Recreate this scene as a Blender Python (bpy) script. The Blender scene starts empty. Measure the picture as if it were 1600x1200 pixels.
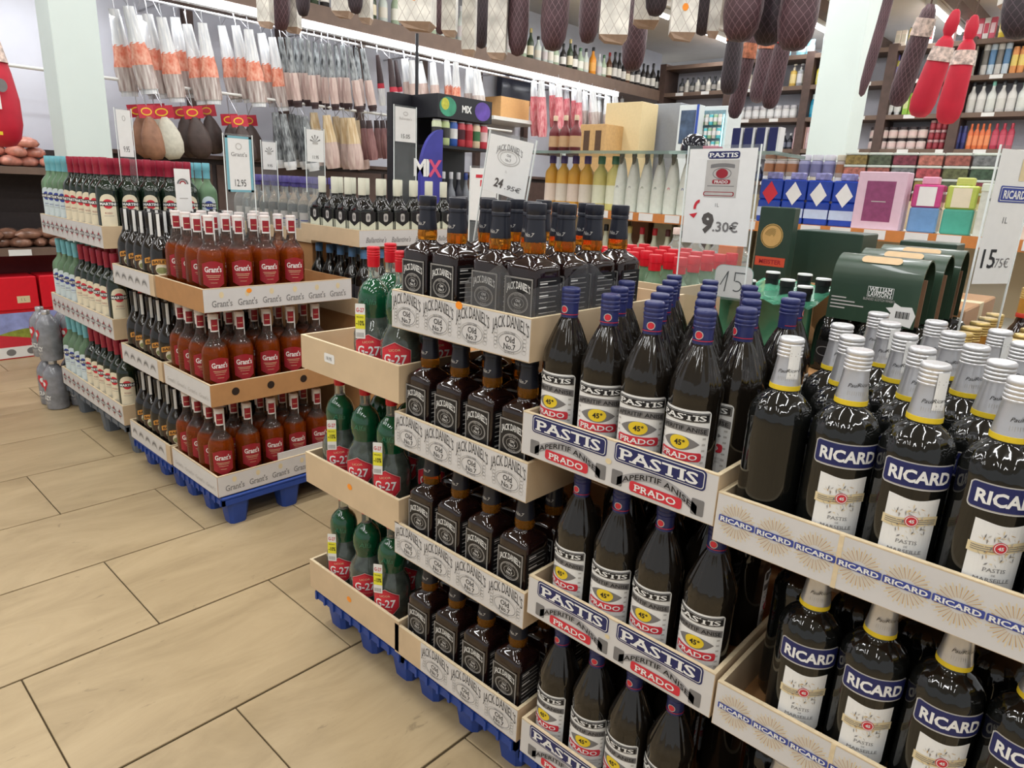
import bpy, bmesh, math, random
from mathutils import Vector, Matrix

# ------------------------------------------------------------------ camera, world, light, exposure
SC = bpy.context.scene
COL = SC.collection
PI = math.pi
random.seed(7)
FPX = 1071.986
RX, UP, FW = Vector((0.7330, 0.6786, 0.0466)), Vector((-0.2213, 0.1733, 0.9597)), Vector((-0.6433, 0.7138, -0.2768))
FW.normalize(); RX = (RX - FW * RX.dot(FW)).normalized(); UP = RX.cross(FW)
EYE = Vector((0, 0, 1.4))
cd = bpy.data.cameras.new('camera'); cam = bpy.data.objects.new('camera', cd); COL.objects.link(cam)
cd.sensor_width = 36.0; cd.lens = FPX / 1600 * 36; cd.clip_start = 0.02; cd.clip_end = 60
m = Matrix.Identity(4)
for i in range(3):
    m[i][0], m[i][1], m[i][2], m[i][3] = RX[i], UP[i], -FW[i], EYE[i]
cam.matrix_world = m
SC.camera = cam

w = bpy.data.worlds.new('shop_world'); SC.world = w; w.use_nodes = True
w.node_tree.nodes['Background'].inputs[0].default_value = (0.97, 0.99, 1.0, 1)
w.node_tree.nodes['Background'].inputs[1].default_value = 0.5
SC.view_settings.view_transform = 'Standard'; SC.view_settings.look = 'None'
SC.view_settings.exposure = 0.14; SC.view_settings.gamma = 1.0
SC.view_settings.use_curve_mapping = False
SC.cycles.max_bounces = 8; SC.cycles.transparent_max_bounces = 12; SC.cycles.transmission_bounces = 6
SC.cycles.glossy_bounces = 3; SC.cycles.diffuse_bounces = 3
SC.cycles.caustics_reflective = False; SC.cycles.caustics_refractive = False
SC.cycles.sample_clamp_indirect = 4.0

CEIL = 3.5
LAMPS = [(x, y) for x in (-4.9, -3.6, -2.3, -1.0, 0.3, 1.6) for y in (-1.6, 0.6, 2.8, 5.0, 7.2, 9.6)]
for (lx, ly) in LAMPS:
    ld = bpy.data.lights.new('tube_light', 'AREA'); ld.shape = 'RECTANGLE'; ld.size = 0.09; ld.size_y = 1.45
    ld.energy = 15.0; ld.color = (0.985, 0.995, 1.0)
    lo = bpy.data.objects.new('tube_light', ld); COL.objects.link(lo); lo.location = (lx, ly, CEIL - 0.125)

for (lx, ly) in LAMPS:
    ld = bpy.data.lights.new('tube_light', 'AREA'); ld.shape = 'RECTANGLE'; ld.size = 0.05; ld.size_y = 1.4; ld.energy = 2.2; ld.color = (0.985, 0.995, 1.0)
    lo = bpy.data.objects.new('tube_light', ld); COL.objects.link(lo); lo.location = (lx, ly, CEIL - 0.10); lo.rotation_euler = (PI, 0, 0)
for (ly, lz, lx) in ((3.2, 2.615, -5.84), (5.2, 2.615, -5.84), (7.2, 2.615, -5.84), (1.3, 2.45, -5.86)):   # the strip lights of the sausage wall
    ld = bpy.data.lights.new('strip_light', 'AREA'); ld.shape = 'RECTANGLE'; ld.size = 0.05; ld.size_y = 1.9; ld.energy = 5.0; ld.color = (0.96, 0.98, 1.0)
    lo = bpy.data.objects.new('strip_light', ld); COL.objects.link(lo); lo.location = (lx, ly, lz); lo.rotation_euler = (0, 0.75, 0)

# ------------------------------------------------------------------ helpers
def ray(px, py): return RX * ((px - 800) / FPX) - UP * ((py - 600) / FPX) + FW
def at_x(px, py, X): d = ray(px, py); return EYE + d * ((X - EYE.x) / d.x)
def at_y(px, py, Y): d = ray(px, py); return EYE + d * ((Y - EYE.y) / d.y)
def at_z(px, py, Z): d = ray(px, py); return EYE + d * ((Z - EYE.z) / d.z)
def at_d(px, py, D): return EYE + ray(px, py) * D

def lin(c):
    return tuple(((v / 255) / 12.92 if v / 255 <= 0.04045 else ((v / 255 + 0.055) / 1.055) ** 2.4) for v in c)

_mats = {}
def M(name, rgb=(200, 200, 200), rough=0.5, metal=0.0, trans=0.0, var=0.06, scale=40.0, spec=0.5, alpha=1.0, ior=1.45, coat=0.0, emit=None, bump=0.0, stretch=None, tint2=None):
    if name in _mats: return _mats[name]
    mt = bpy.data.materials.new(name); mt.use_nodes = True
    nt = mt.node_tree; b = nt.nodes['Principled BSDF']
    c = lin(rgb)
    b.inputs['Base Color'].default_value = (*c, 1); b.inputs['Roughness'].default_value = rough
    b.inputs['Metallic'].default_value = metal; b.inputs['Transmission Weight'].default_value = trans
    b.inputs['Specular IOR Level'].default_value = spec; b.inputs['IOR'].default_value = ior
    b.inputs['Coat Weight'].default_value = coat; b.inputs['Alpha'].default_value = alpha
    if emit:
        b.inputs['Emission Color'].default_value = (*lin(rgb), 1); b.inputs['Emission Strength'].default_value = emit
    if var > 0 and trans == 0:
        tc = nt.nodes.new('ShaderNodeTexCoord'); no = nt.nodes.new('ShaderNodeTexNoise'); no.inputs['Scale'].default_value = scale
        no.inputs['Detail'].default_value = 3
        rp = nt.nodes.new('ShaderNodeValToRGB')
        rp.color_ramp.elements[0].position = 0.3; rp.color_ramp.elements[1].position = 0.7
        rp.color_ramp.elements[0].color = (*[v * (1 - var) for v in c], 1); rp.color_ramp.elements[1].color = (*[min(1, v * (1 + var)) for v in c], 1)
        if tint2: rp.color_ramp.elements[1].color = (*lin(tint2), 1); rp.color_ramp.elements[0].color = (*c, 1)
        if stretch:
            mp = nt.nodes.new('ShaderNodeMapping'); mp.inputs['Scale'].default_value = stretch
            nt.links.new(tc.outputs['Object'], mp.inputs['Vector']); nt.links.new(mp.outputs[0], no.inputs['Vector'])
        else: nt.links.new(tc.outputs['Object'], no.inputs['Vector'])
        nt.links.new(no.outputs['Fac'], rp.inputs[0]); nt.links.new(rp.outputs[0], b.inputs['Base Color'])
        if bump:
            bp = nt.nodes.new('ShaderNodeBump'); bp.inputs['Strength'].default_value = bump; bp.inputs['Distance'].default_value = 0.002
            nt.links.new(no.outputs['Fac'], bp.inputs['Height']); nt.links.new(bp.outputs[0], b.inputs['Normal'])
    _mats[name] = mt
    return mt

def mesh(name, verts, faces, mats, midx=None, smooth=False, uvs=None):
    me = bpy.data.meshes.new(name); me.from_pydata(verts, [], faces)
    for q in (mats if isinstance(mats, (list, tuple)) else [mats]): me.materials.append(q)
    if midx: me.polygons.foreach_set('material_index', midx)
    if smooth: me.polygons.foreach_set('use_smooth', [True] * len(faces))
    if uvs:
        l = me.uv_layers.new(name='UVMap'); k = 0
        for f in uvs:
            for q in f: l.data[k].uv = q; k += 1
    me.update()
    return me

def obj(name, me, parent=None, loc=None, rz=0.0, label=None):
    o = bpy.data.objects.new(name, me); COL.objects.link(o)
    if parent is not None: o.parent = parent
    if loc is not None: o.location = loc
    if rz: o.rotation_euler = (0, 0, rz)
    if label: o['label'] = label
    return o

def tag(o, label, cat, group=None):
    o['label'] = label; o['category'] = cat
    if group: o['group'] = group
    return o

def thing(name, label, cat, loc=(0, 0, 0), rz=0.0, group=None):
    return tag(obj(name, None, None, loc, rz), label, cat, group)

def struct(name, me, parent=None):
    o = obj(name, me, parent)
    if parent is None: o['kind'] = 'structure'
    return o

class MB:
    """collects boxes, lathes and prisms into one mesh"""
    def __init__(s): s.v = []; s.f = []; s.m = []; s.uv = []
    def add(s, v, f, mi=0, uv=None):
        n = len(s.v); s.v += [tuple(q) for q in v]; s.f += [tuple(i + n for i in q) for q in f]; s.m += [mi] * len(f)
        s.uv += uv if uv else [[(0, 0)] * len(q) for q in f]
    def box(s, x0, x1, y0, y1, z0, z1, mi=0, bev=0.0):
        if bev:
            b = bmesh.new(); r = bmesh.ops.create_cube(b, size=1.0)
            for q in b.verts: q.co = Vector(((x0 + x1) / 2 + q.co.x * (x1 - x0), (y0 + y1) / 2 + q.co.y * (y1 - y0), (z0 + z1) / 2 + q.co.z * (z1 - z0)))
            bmesh.ops.bevel(b, geom=b.edges[:], offset=bev, segments=1, affect='EDGES')
            b.verts.index_update(); s.add([q.co[:] for q in b.verts], [[q.index for q in f.verts] for f in b.faces], mi); b.free(); return s
        v = [(x, y, z) for z in (z0, z1) for y in (y0, y1) for x in (x0, x1)]
        f = [(0, 2, 3, 1), (4, 5, 7, 6), (0, 1, 5, 4), (1, 3, 7, 5), (3, 2, 6, 7), (2, 0, 4, 6)]
        W, D, H = x1 - x0, y1 - y0, z1 - z0
        uv = [[(0, 0), (0, D), (W, D), (W, 0)], [(0, 0), (W, 0), (W, D), (0, D)], [(0, 0), (W, 0), (W, H), (0, H)], [(0, 0), (D, 0), (D, H), (0, H)], [(0, 0), (W, 0), (W, H), (0, H)], [(0, 0), (D, 0), (D, H), (0, H)]]
        s.add(v, f, mi, uv); return s
    def lathe(s, prof, seg=20, mi=0, cx=0, cy=0, z0=0, sq=None, mod=None, sx=1.0, sy=1.0, bend=None, mids=None):
        """prof: (r, z); sq(z) in 0..1 squares the section off; mod(a, z) scales the radius"""
        v, f, uv, mi2 = [], [], [], []
        for (r, z) in prof:
            k = sq(z) if sq else 0
            for i in range(seg):
                a = 2 * PI * (i + 0.5) / seg
                ca, sa = math.cos(a), math.sin(a)
                q = 1.0
                if k:
                    n = 2 + 5.0 * k
                    q = (abs(ca) ** n + abs(sa) ** n) ** (-1 / n)
                if mod: q *= mod(a, z)
                dx, dy = bend(z) if bend else (0, 0)
                v.append((cx + r * q * ca * sx + dx, cy + r * q * sa * sy + dy, z0 + z))
        n = len(prof)
        for j in range(n - 1):
            for i in range(seg):
                i2 = (i + 1) % seg
                f.append((j * seg + i, j * seg + i2, (j + 1) * seg + i2, (j + 1) * seg + i))
                uv.append([(i / seg, prof[j][1]), ((i + 1) / seg, prof[j][1]), ((i + 1) / seg, prof[j + 1][1]), (i / seg, prof[j + 1][1])])
                mi2.append(mids[j] if mids else mi)
        f.append(tuple(range(seg))[::-1]); uv.append([(0, 0)] * seg); mi2.append(mids[0] if mids else mi)
        f.append(tuple((n - 1) * seg + i for i in range(seg))); uv.append([(0, 0)] * seg); mi2.append(mids[-1] if mids else mi)
        b = len(s.v); s.v += v; s.f += [tuple(i + b for i in q) for q in f]; s.m += mi2; s.uv += uv
        return s
    def tube(s, p0, p1, r, seg=6, mi=0):
        p0, p1 = Vector(p0), Vector(p1); d = (p1 - p0).normalized()
        a = d.orthogonal().normalized(); b = d.cross(a)
        v = [p + (a * math.cos(2 * PI * i / seg) + b * math.sin(2 * PI * i / seg)) * r for p in (p0, p1) for i in range(seg)]
        f = [(i, (i + 1) % seg, seg + (i + 1) % seg, seg + i) for i in range(seg)] + [tuple(range(seg))[::-1], tuple(range(seg, 2 * seg))]
        s.add(v, f, mi); return s
    def me(s, name, mats, smooth=False):
        return mesh(name, s.v, s.f, mats, s.m, smooth, s.uv)

def smooth_by_angle(me, deg=35):
    me.polygons.foreach_set('use_smooth', [True] * len(me.polygons))
    b = bmesh.new(); b.from_mesh(me)
    for e in b.edges:
        if len(e.link_faces) == 2 and e.calc_face_angle(0) > math.radians(deg): e.smooth = False
    b.to_mesh(me); b.free(); return me

def box_me(name, x0, x1, y0, y1, z0, z1, mat, bev=0.0): return MB().box(x0, x1, y0, y1, z0, z1, 0, bev).me(name, mat)

# ---- lettering
_tc = {}
def text2d(s, bold=0.0):
    key = (s, bold)
    if key in _tc: return _tc[key]
    cu = bpy.data.curves.new('t', 'FONT'); cu.body = s; cu.size = 1.0; cu.offset = bold; cu.resolution_u = 2; cu.align_x = 'CENTER'
    o = bpy.data.objects.new('t', cu); COL.objects.link(o)
    dg = bpy.context.evaluated_depsgraph_get(); ev = o.evaluated_get(dg); me = ev.to_mesh()
    k = 1 / 0.73
    v = [(q.co.x * k, q.co.y * k) for q in me.vertices]; f = [tuple(p.vertices) for p in me.polygons]
    cnt = {}
    for p in f:
        for i in range(len(p)):
            e = tuple(sorted((p[i], p[(i + 1) % len(p)]))); cnt[e] = cnt.get(e, 0) + 1
    edge = [e for e, n in cnt.items() if n == 1]
    ev.to_mesh_clear(); bpy.data.objects.remove(o); bpy.data.curves.remove(cu)
    if v:
        mx = (min(q[0] for q in v) + max(q[0] for q in v)) / 2
        v = [(q[0] - mx, q[1]) for q in v]
    wd = max((q[0] for q in v), default=0.5) * 2
    _tc[key] = (v, f, wd, edge)
    return _tc[key]

class Print:
    """flat print laid out as (x, z, layer), then mapped onto a panel or round a bottle"""
    def __init__(s): s.v = []; s.f = []; s.m = []; s.mats = []
    def mi(s, mat):
        if mat not in s.mats: s.mats.append(mat)
        return s.mats.index(mat)
    def add(s, v, f, mat, layer):
        n = len(s.v); k = s.mi(mat); s.v += [(x, z, layer) for x, z in v]; s.f += [tuple(i + n for i in q) for q in f]; s.m += [k] * len(f)
    def strip(s, x0, x1, top, bot, mat, layer=0, n=8):
        v = []
        for i in range(n + 1):
            x = x0 + (x1 - x0) * i / n; v += [(x, bot(x)), (x, top(x))]
        s.add(v, [(2 * i, 2 * i + 2, 2 * i + 3, 2 * i + 1) for i in range(n)], mat, layer); return s
    def rect(s, x0, x1, z0, z1, mat, layer=0, n=1): return s.strip(x0, x1, lambda x: z1, lambda x: z0, mat, layer, n)
    def rrect(s, cx, cz, w, h, r, mat, layer=0, arc=None):
        a = arc or (lambda x: 0)
        xs = [-w / 2 + r * (1 - math.cos(i * PI / 8)) for i in range(5)]
        xs += [-w / 2 + r + (w - 2 * r) * i / 16 for i in range(1, 16)] + [-x for x in xs[::-1]]
        v = []
        for x in xs:
            d = max(0, abs(x) - (w / 2 - r)); hh = h / 2 - r + math.sqrt(max(0, r * r - d * d))
            v += [(cx + x, cz - hh + a(x)), (cx + x, cz + hh + a(x))]
        s.add(v, [(2 * i, 2 * i + 2, 2 * i + 3, 2 * i + 1) for i in range(len(xs) - 1)], mat, layer); return s
    def ell(s, cx, cz, rx, rz, mat, layer=0, n=16):
        k = max(6, n // 2 + 2)
        xs = [-math.cos(PI * i / k) for i in range(k + 1)]; v = []
        for x in xs:
            q = rz * math.sqrt(max(0, 1 - x * x)); v += [(cx + rx * x, cz - q), (cx + rx * x, cz + q)]
        return s.add(v, [(2 * i, 2 * i + 2, 2 * i + 3, 2 * i + 1) for i in range(k)], mat, layer)
    def ring(s, cx, cz, rx, rz, t, mat, layer=0, n=24, a0=0, a1=2 * PI):
        v = []
        for i in range(n + 1):
            a = a0 + (a1 - a0) * i / n; c, q = math.cos(a), math.sin(a)
            v += [(cx + rx * c, cz + rz * q), (cx + (rx - t) * c, cz + (rz - t) * q)]
        s.add(v, [(2 * i, 2 * i + 2, 2 * i + 3, 2 * i + 1) for i in range(n)], mat, layer)
    def poly(s, pts, mat, layer=0): s.add(pts, [tuple(range(len(pts)))], mat, layer)
    def text(s, t, cx, cz, h, mat, layer=1, w=None, bold=0.0, serif=0.0, arc=None, shear=0.0, rot=0.0):
        v, f, wd, edge = text2d(t, bold)
        kx = (w / wd) if w else h
        vv = list(v); ff = list(f); sv = []
        if serif:
            for a, b in edge:
                (xa, ya), (xb, yb) = v[a], v[b]
                if abs(ya - yb) < 0.002 and (abs(ya) < 0.02 + bold * 2 or abs(ya - 1.0) < 0.03 + bold * 2) and 0.09 < abs(xa - xb) < 0.6:
                    x0, x1 = min(xa, xb) - serif, max(xa, xb) + serif
                    d = 0.13 if ya < 0.5 else -0.13
                    sv.append([(x0, ya), (x1, ya), (x1, ya + d), (x0, ya + d)])
        c, sn = math.cos(rot), math.sin(rot)
        def place(q):
            out = []
            for x, y in q:
                X, Z = (x + shear * y) * kx, (y - 0.5) * h
                if arc: Z += arc(X)
                out.append((cx + X * c - Z * sn, cz + X * sn + Z * c))
            return out
        s.add(place(vv), ff, mat, layer)
        for q in sv: s.add(place(q), [(0, 1, 2, 3)], mat, layer + 0.25)
        return s
    def build_me(s, name, mapf): return mesh(name, [mapf(x, z, l * 0.0005) for x, z, l in s.v], s.f, s.mats, s.m)

def map_front(y0): return lambda x, z, o: (x, y0 - o, z)
def map_right(x0): return lambda x, z, o: (x0 + o, x, z)
def map_round(R): return lambda x, z, o: ((R + o) * math.sin(x / R), -(R + o) * math.cos(x / R), z)

ORD = ['first', 'second', 'third', 'fourth', 'fifth', 'sixth', 'seventh', 'eighth', 'ninth', 'tenth', 'eleventh', 'twelfth', 'thirteenth', 'fourteenth', 'fifteenth', 'sixteenth', 'seventeenth', 'eighteenth', 'nineteenth', 'twentieth']
def nth(i): return ORD[i] if i < len(ORD) else str(i + 1) + 'th'

# ---- shared materials
WHITE = M('white_paper', (232, 232, 230), 0.6, var=0.02)
CREAM = M('cream_paper', (226, 216, 190), 0.6, var=0.03)
NAVY = M('navy_ink', (32, 38, 92), 0.45, var=0.03)
BLUEINK = M('blue_ink', (58, 72, 150), 0.5, var=0.03)
BLACK = M('black_ink', (24, 23, 25), 0.45, var=0.03)
GREY = M('grey_ink', (120, 118, 118), 0.6, var=0.05)
LGREY = M('light_grey_ink', (185, 182, 178), 0.6, var=0.05)
RED = M('red_ink', (205, 48, 62), 0.45, var=0.03)
DRED = M('dark_red_ink', (150, 32, 44), 0.45, var=0.05)
YEL = M('yellow_ink', (226, 196, 44), 0.5, var=0.04)
LEMON = M('lemon_ink', (232, 226, 60), 0.5, var=0.04)
GOLD = M('gold_ink', (198, 160, 98), 0.45, var=0.05)
SAND = M('sand_ink', (222, 205, 165), 0.6, var=0.04)
ORANGE = M('orange_sticker', (250, 150, 40), 0.5, var=0.03)
SILVER = M('silver_foil', (205, 205, 208), 0.28, metal=0.75, var=0.04)
WOODB = M('plywood', (206, 182, 149), 0.6, var=0.06, scale=12)
WOODE = M('plywood_edge', (218, 200, 166), 0.6, var=0.08, scale=90)
CARD = M('brown_card', (176, 130, 84), 0.75, var=0.05, scale=25)
PRINTW = M('white_board', (208, 206, 205), 0.5, var=0.02, scale=15)
BLUEP = M('blue_plastic', (38, 70, 150), 0.45, var=0.06)
GREYP = M('grey_plastic', (98, 106, 116), 0.5, var=0.06)
DARKWOOD = M('dark_wood', (84, 66, 60), 0.55, var=0.15, scale=14)
BROWNW = M('brown_wood', (112, 92, 80), 0.55, var=0.1, scale=10)
CHROME = M('hook_steel', (190, 190, 195), 0.3, metal=0.9, var=0)
CLEAR = M('clear_acrylic', (248, 252, 252), 0.03, trans=1.0, ior=1.12, var=0)
ACRYL_EDGE = M('acrylic_edge', (238, 244, 242), 0.2, var=0.02)
def film_mat(name, tint=(235, 240, 245), keep=0.75, rough=0.12):
    mt = bpy.data.materials.new(name); mt.use_nodes = True; nt = mt.node_tree; nt.nodes.clear()
    out = nt.nodes.new('ShaderNodeOutputMaterial'); mix = nt.nodes.new('ShaderNodeMixShader'); tr = nt.nodes.new('ShaderNodeBsdfTransparent')
    gl = nt.nodes.new('ShaderNodeBsdfPrincipled'); gl.inputs['Base Color'].default_value = (*lin(tint), 1); gl.inputs['Roughness'].default_value = rough
    no = nt.nodes.new('ShaderNodeTexNoise'); no.inputs['Scale'].default_value = 22; bp = nt.nodes.new('ShaderNodeBump'); bp.inputs['Strength'].default_value = 0.6; bp.inputs['Distance'].default_value = 0.01
    tc = nt.nodes.new('ShaderNodeTexCoord')
    nt.links.new(tc.outputs['Object'], no.inputs['Vector']); nt.links.new(no.outputs['Fac'], bp.inputs['Height']); nt.links.new(bp.outputs[0], gl.inputs['Normal'])
    mix.inputs[0].default_value = 1 - keep
    nt.links.new(tr.outputs[0], mix.inputs[1]); nt.links.new(gl.outputs[0], mix.inputs[2]); nt.links.new(mix.outputs[0], out.inputs[0])
    return mt
FILM = film_mat('clear_film', (120, 120, 122), 0.66, 0.1)
SHEET = film_mat('acrylic_sheet', (190, 196, 196), 0.9, 0.04)

# ------------------------------------------------------------------ structure
def travertine():
    mt = bpy.data.materials.new('travertine_tile'); mt.use_nodes = True; nt = mt.node_tree; b = nt.nodes['Principled BSDF']
    N = nt.nodes.new; L = nt.links.new
    tc = N('ShaderNodeTexCoord'); oi = N('ShaderNodeObjectInfo'); mp = N('ShaderNodeMapping'); mp.inputs['Scale'].default_value = (5.0, 1.6, 1)
    ad = N('ShaderNodeVectorMath'); ad.operation = 'ADD'; sc = N('ShaderNodeMath'); sc.operation = 'MULTIPLY'; sc.inputs[1].default_value = 50
    L(oi.outputs['Random'], sc.inputs[0]); L(tc.outputs['Object'], ad.inputs[0]); L(sc.outputs[0], ad.inputs[1]); L(ad.outputs[0], mp.inputs['Vector'])
    n1 = N('ShaderNodeTexNoise'); n1.inputs['Scale'].default_value = 1.3; n1.inputs['Detail'].default_value = 8; n1.inputs['Roughness'].default_value = 0.65; n1.inputs['Distortion'].default_value = 0.8
    r1 = N('ShaderNodeValToRGB'); e = r1.color_ramp.elements
    e[0].position = 0.25; e[0].color = (*lin((158, 138, 105)), 1); e[1].position = 0.75; e[1].color = (*lin((190, 169, 133)), 1)
    q = r1.color_ramp.elements.new(0.5); q.color = (*lin((177, 156, 121)), 1)
    L(mp.outputs[0], n1.inputs['Vector']); L(n1.outputs['Fac'], r1.inputs[0])
    n2 = N('ShaderNodeTexNoise'); n2.inputs['Scale'].default_value = 3.2; n2.inputs['Detail'].default_value = 6; n2.inputs['Distortion'].default_value = 1.6; n2.inputs['Roughness'].default_value = 0.7
    L(mp.outputs[0], n2.inputs['Vector'])
    r2 = N('ShaderNodeValToRGB'); e2 = r2.color_ramp.elements; e2[0].position = 0.30; e2[0].color = (0.45, 0.45, 0.45, 1); e2[1].position = 0.36; e2[1].color = (1, 1, 1, 1)
    L(n2.outputs['Fac'], r2.inputs[0])
    mx = N('ShaderNodeMix'); mx.data_type = 'RGBA'; mx.blend_type = 'MULTIPLY'; mx.inputs[0].default_value = 0.55
    L(r1.outputs[0], mx.inputs[6]); L(r2.outputs[0], mx.inputs[7])
    L(mx.outputs[2], b.inputs['Base Color'])
    b.inputs['Roughness'].default_value = 0.38; b.inputs['Specular IOR Level'].default_value = 0.35
    bp = N('ShaderNodeBump'); bp.inputs['Strength'].default_value = 0.15; bp.inputs['Distance'].default_value = 0.004
    L(n2.outputs['Fac'], bp.inputs['Height']); L(bp.outputs[0], b.inputs['Normal'])
    return mt
TILE = travertine()
GROUT = M('dark_grout', (84, 70, 48), 0.9, var=0.08)
PLASTER = M('plaster', (208, 210, 214), 0.85, var=0.02, scale=4)
CEILM = M('ceiling_board', (216, 212, 206), 0.9, var=0.03, scale=5)
COLM = M('column_paint', (214, 226, 222), 0.6, var=0.015, scale=5)

TW, TL = 0.5125, 0.747
tx0, ty0 = -2.0755, 0.298
TX = (tx0 - 8 * TW, tx0 + 6 * TW); TY = (-2.15, 1.80)
fl = MB()
fl.box(TX[0], TX[1], TY[0], TY[1], -0.1, -0.006, 0)
fl.box(TX[0] - 1.5, TX[0], -6, 11, -0.1, 0, 1); fl.box(TX[1], 4, -6, 11, -0.1, 0, 1)
fl.box(TX[0], TX[1], TY[1], 11, -0.1, 0, 1); fl.box(TX[0], TX[1], -6, TY[0], -0.1, 0, 1)
floor = struct('floor', fl.me('floor', [GROUT, TILE]))
_tm = {}
for i in range(-8, 6):
    xa = tx0 + i * TW
    yy = ty0 + (0.0 if i % 2 == 0 else TL / 2) - 4 * TL
    while yy < TY[1]:
        a, b_ = max(yy, TY[0]), min(yy + TL, TY[1])
        if b_ - a > 0.05:
            k = round(b_ - a, 3)
            if k not in _tm: _tm[k] = box_me('tile', 0.004, TW - 0.004, 0.002, k - 0.002, -0.006, 0.0, TILE, 0.0012)
            obj('tile', _tm[k], floor, (xa, a, 0))
        yy += TL

struct('ceiling', box_me('ceiling', -6.9, 4, -6, 11, CEIL, CEIL + 0.1, CEILM))
struct('wall_back', box_me('wall_back', -6.9, 4, 10.9, 11.0, 0, CEIL, PLASTER))
for k, (bx, nm) in enumerate(((-2.02, 'ceiling_beam'), (-3.28, 'ceiling_beam'))):
    struct(nm, box_me(nm, bx - 0.07, bx + 0.07, 5.5, 10.9, CEIL - 0.12, CEIL, BROWNW))
struct('column', box_me('column', -5.52, -5.25, 1.46, 1.73, 0, CEIL, COLM, 0.006))
struct('column', box_me('column', -2.085, -1.805, 5.48, 5.76, 0, CEIL, COLM, 0.006))

# fluorescent fittings
LH = M('fitting_white', (232, 232, 228), 0.4, var=0.02)
LT = M('lit_tube', (255, 252, 244), 0.4, var=0, emit=9.0)
hm = MB().box(-0.06, 0.06, -0.75, 0.75, -0.06, 0, 0, 0.01).me('housing', LH)
tm2 = MB(); tm2.tube((0, -0.72, -0.078), (0, 0.72, -0.078), 0.016, 8); tm2 = tm2.me('tube', LT, True)
n = 0
for (lx, ly) in LAMPS:
    if ly < 7: continue
    r = thing('ceiling_light', f'white fluorescent tube fitting on the beige ceiling, {nth(n)} from the sausage wall, ' + ('far row' if ly > 9 else 'near row'), 'light', (lx, ly, CEIL), 0, 'fluorescent ceiling fittings')
    n = (n + 1) if False else n
    obj('housing', hm, r); obj('tube', tm2, r)
    r['label'] = f'white fluorescent tube fitting on beige ceiling, {"far" if ly > 9 else "nearer"} row, {nth([-4.9, -3.6, -2.3, -1.0, 0.3, 1.6].index(lx))} from left'

# ------------------------------------------------------------------ pallets
def pallet(x0, x1, y0, y1, h, mat, label, deck=0.035):
    r = thing('pallet', label, 'pallet', ((x0 + x1) / 2, (y0 + y1) / 2, 0), 0, 'plastic pallets under the displays')
    W, D = (x1 - x0) / 2, (y1 - y0) / 2
    obj('deck', box_me('deck', -W, W, -D, D, h - 0.012, h, mat, 0.003), r)
    q = MB()
    for s in (-1, 1):
        q.box(-W, W, s * D - 0.006 * (s > 0) * 2, s * D + 0.006 * (s < 0) * 2, h - deck, h - 0.012)
        q.box(s * W - 0.012 * (s > 0), s * W + 0.012 * (s < 0), -D, D, h - deck, h - 0.012)
    nr = 9
    for i in range(nr + 1):
        x = -W + 0.012 + i * (2 * W - 0.024) / nr
        q.box(x - 0.004, x + 0.004, -D - 0.006, -D, h - deck, h - 0.008)
    obj('rim', q.me('rim', mat), r)
    for fx in (-W + 0.055, 0, W - 0.055):
        for fy in (-D + 0.075, 0, D - 0.06):
            f = MB().lathe([(0.036, 0), (0.05, h - deck), (0.054, h - 0.012)], 16, sq=lambda z: 0.5)
            obj('foot', smooth_by_angle(f.me('foot', mat)), r, (fx, fy, 0))
    return r

FY = 1.03
pallet(-1.735, -1.29, FY, 1.62, 0.135, BLUEP, 'blue plastic pallet under the green liqueur crates')
pallet(-1.283, -0.86, FY, 1.62, 0.13, BLUEP, 'blue plastic pallet under the black-label whiskey trays')
pallet(-0.85, -0.41, FY, 1.62, 0.12, BLUEP, 'blue plastic pallet under the pastis trays')
pallet(-0.40, 0.06, FY, 1.62, 0.12, BLUEP, 'blue plastic pallet under the sunburst trays')
pallet(-3.0, -2.53, 1.1, 1.72, 0.135, BLUEP, 'blue plastic pallet under the red-label whisky corner trays')
pallet(-3.47, -3.02, 1.1, 1.72, 0.125, BLUEP, 'blue plastic pallet under the dark cream-liqueur trays')
pallet(-4.5, -3.56, 1.1, 1.72, 0.165, GREYP, 'grey plastic pallet under the vermouth trays')

# ------------------------------------------------------------------ trays
def tray(label, x0, x1, y0, y1, z0, h, front=WOODB, side=WOODB, inner=None, t=0.008, group='display trays', front_print=None, right_print=None, rightm=None, name='display_tray', holes=0):
    r = thing(name, label, 'tray', (0, 0, z0), 0, group)
    obj('bottom', box_me('bottom', x0 + t, x1 - t, y0 + t, y1 - t, 0, 0.006, CARD), r)
    f = obj('front_panel', box_me('front_panel', x0, x1, y0, y0 + t, 0, h, front), r)
    obj('back_panel', box_me('back_panel', x0, x1, y1 - t, y1, 0, h, side), r)
    obj('side_panel', box_me('side_panel', x0, x0 + t, y0 + t, y1 - t, 0, h, side), r)
    sp = obj('side_panel', box_me('side_panel', x1 - t, x1, y0 + t, y1 - t, 0, h, rightm or side), r)
    if front_print: obj('print', front_print.build_me('print', map_front(y0 - 0.0004)), f)
    if right_print: obj('print', right_print.build_me('print', map_right(x1 + 0.0004)), sp)
    q = MB()
    for (a, b) in ((x0, x1),): q.box(a, b, y0, y0 + t, h, h + 0.0015)
    for a in (x0, x1 - t): q.box(a, a + t, y0 + t, y1, h, h + 0.0015)
    obj('top_edge', q.me('top_edge', WOODE), r)
    if holes:
        for i in range(holes):
            y = y0 + 0.1 + i * (y1 - y0 - 0.2) / max(1, holes - 1)
            mb = MB(); v = [(x1 + 0.0006, y + 0.016 * math.cos(a * PI / 8), h * 0.55 + 0.016 * math.sin(a * PI / 8)) for a in range(16)]
            mb.add(v, [tuple(range(16))]); obj('hand_hole', mb.me('hand_hole', M('hole_dark', (40, 26, 18), 0.9)), sp)
    return r

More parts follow.
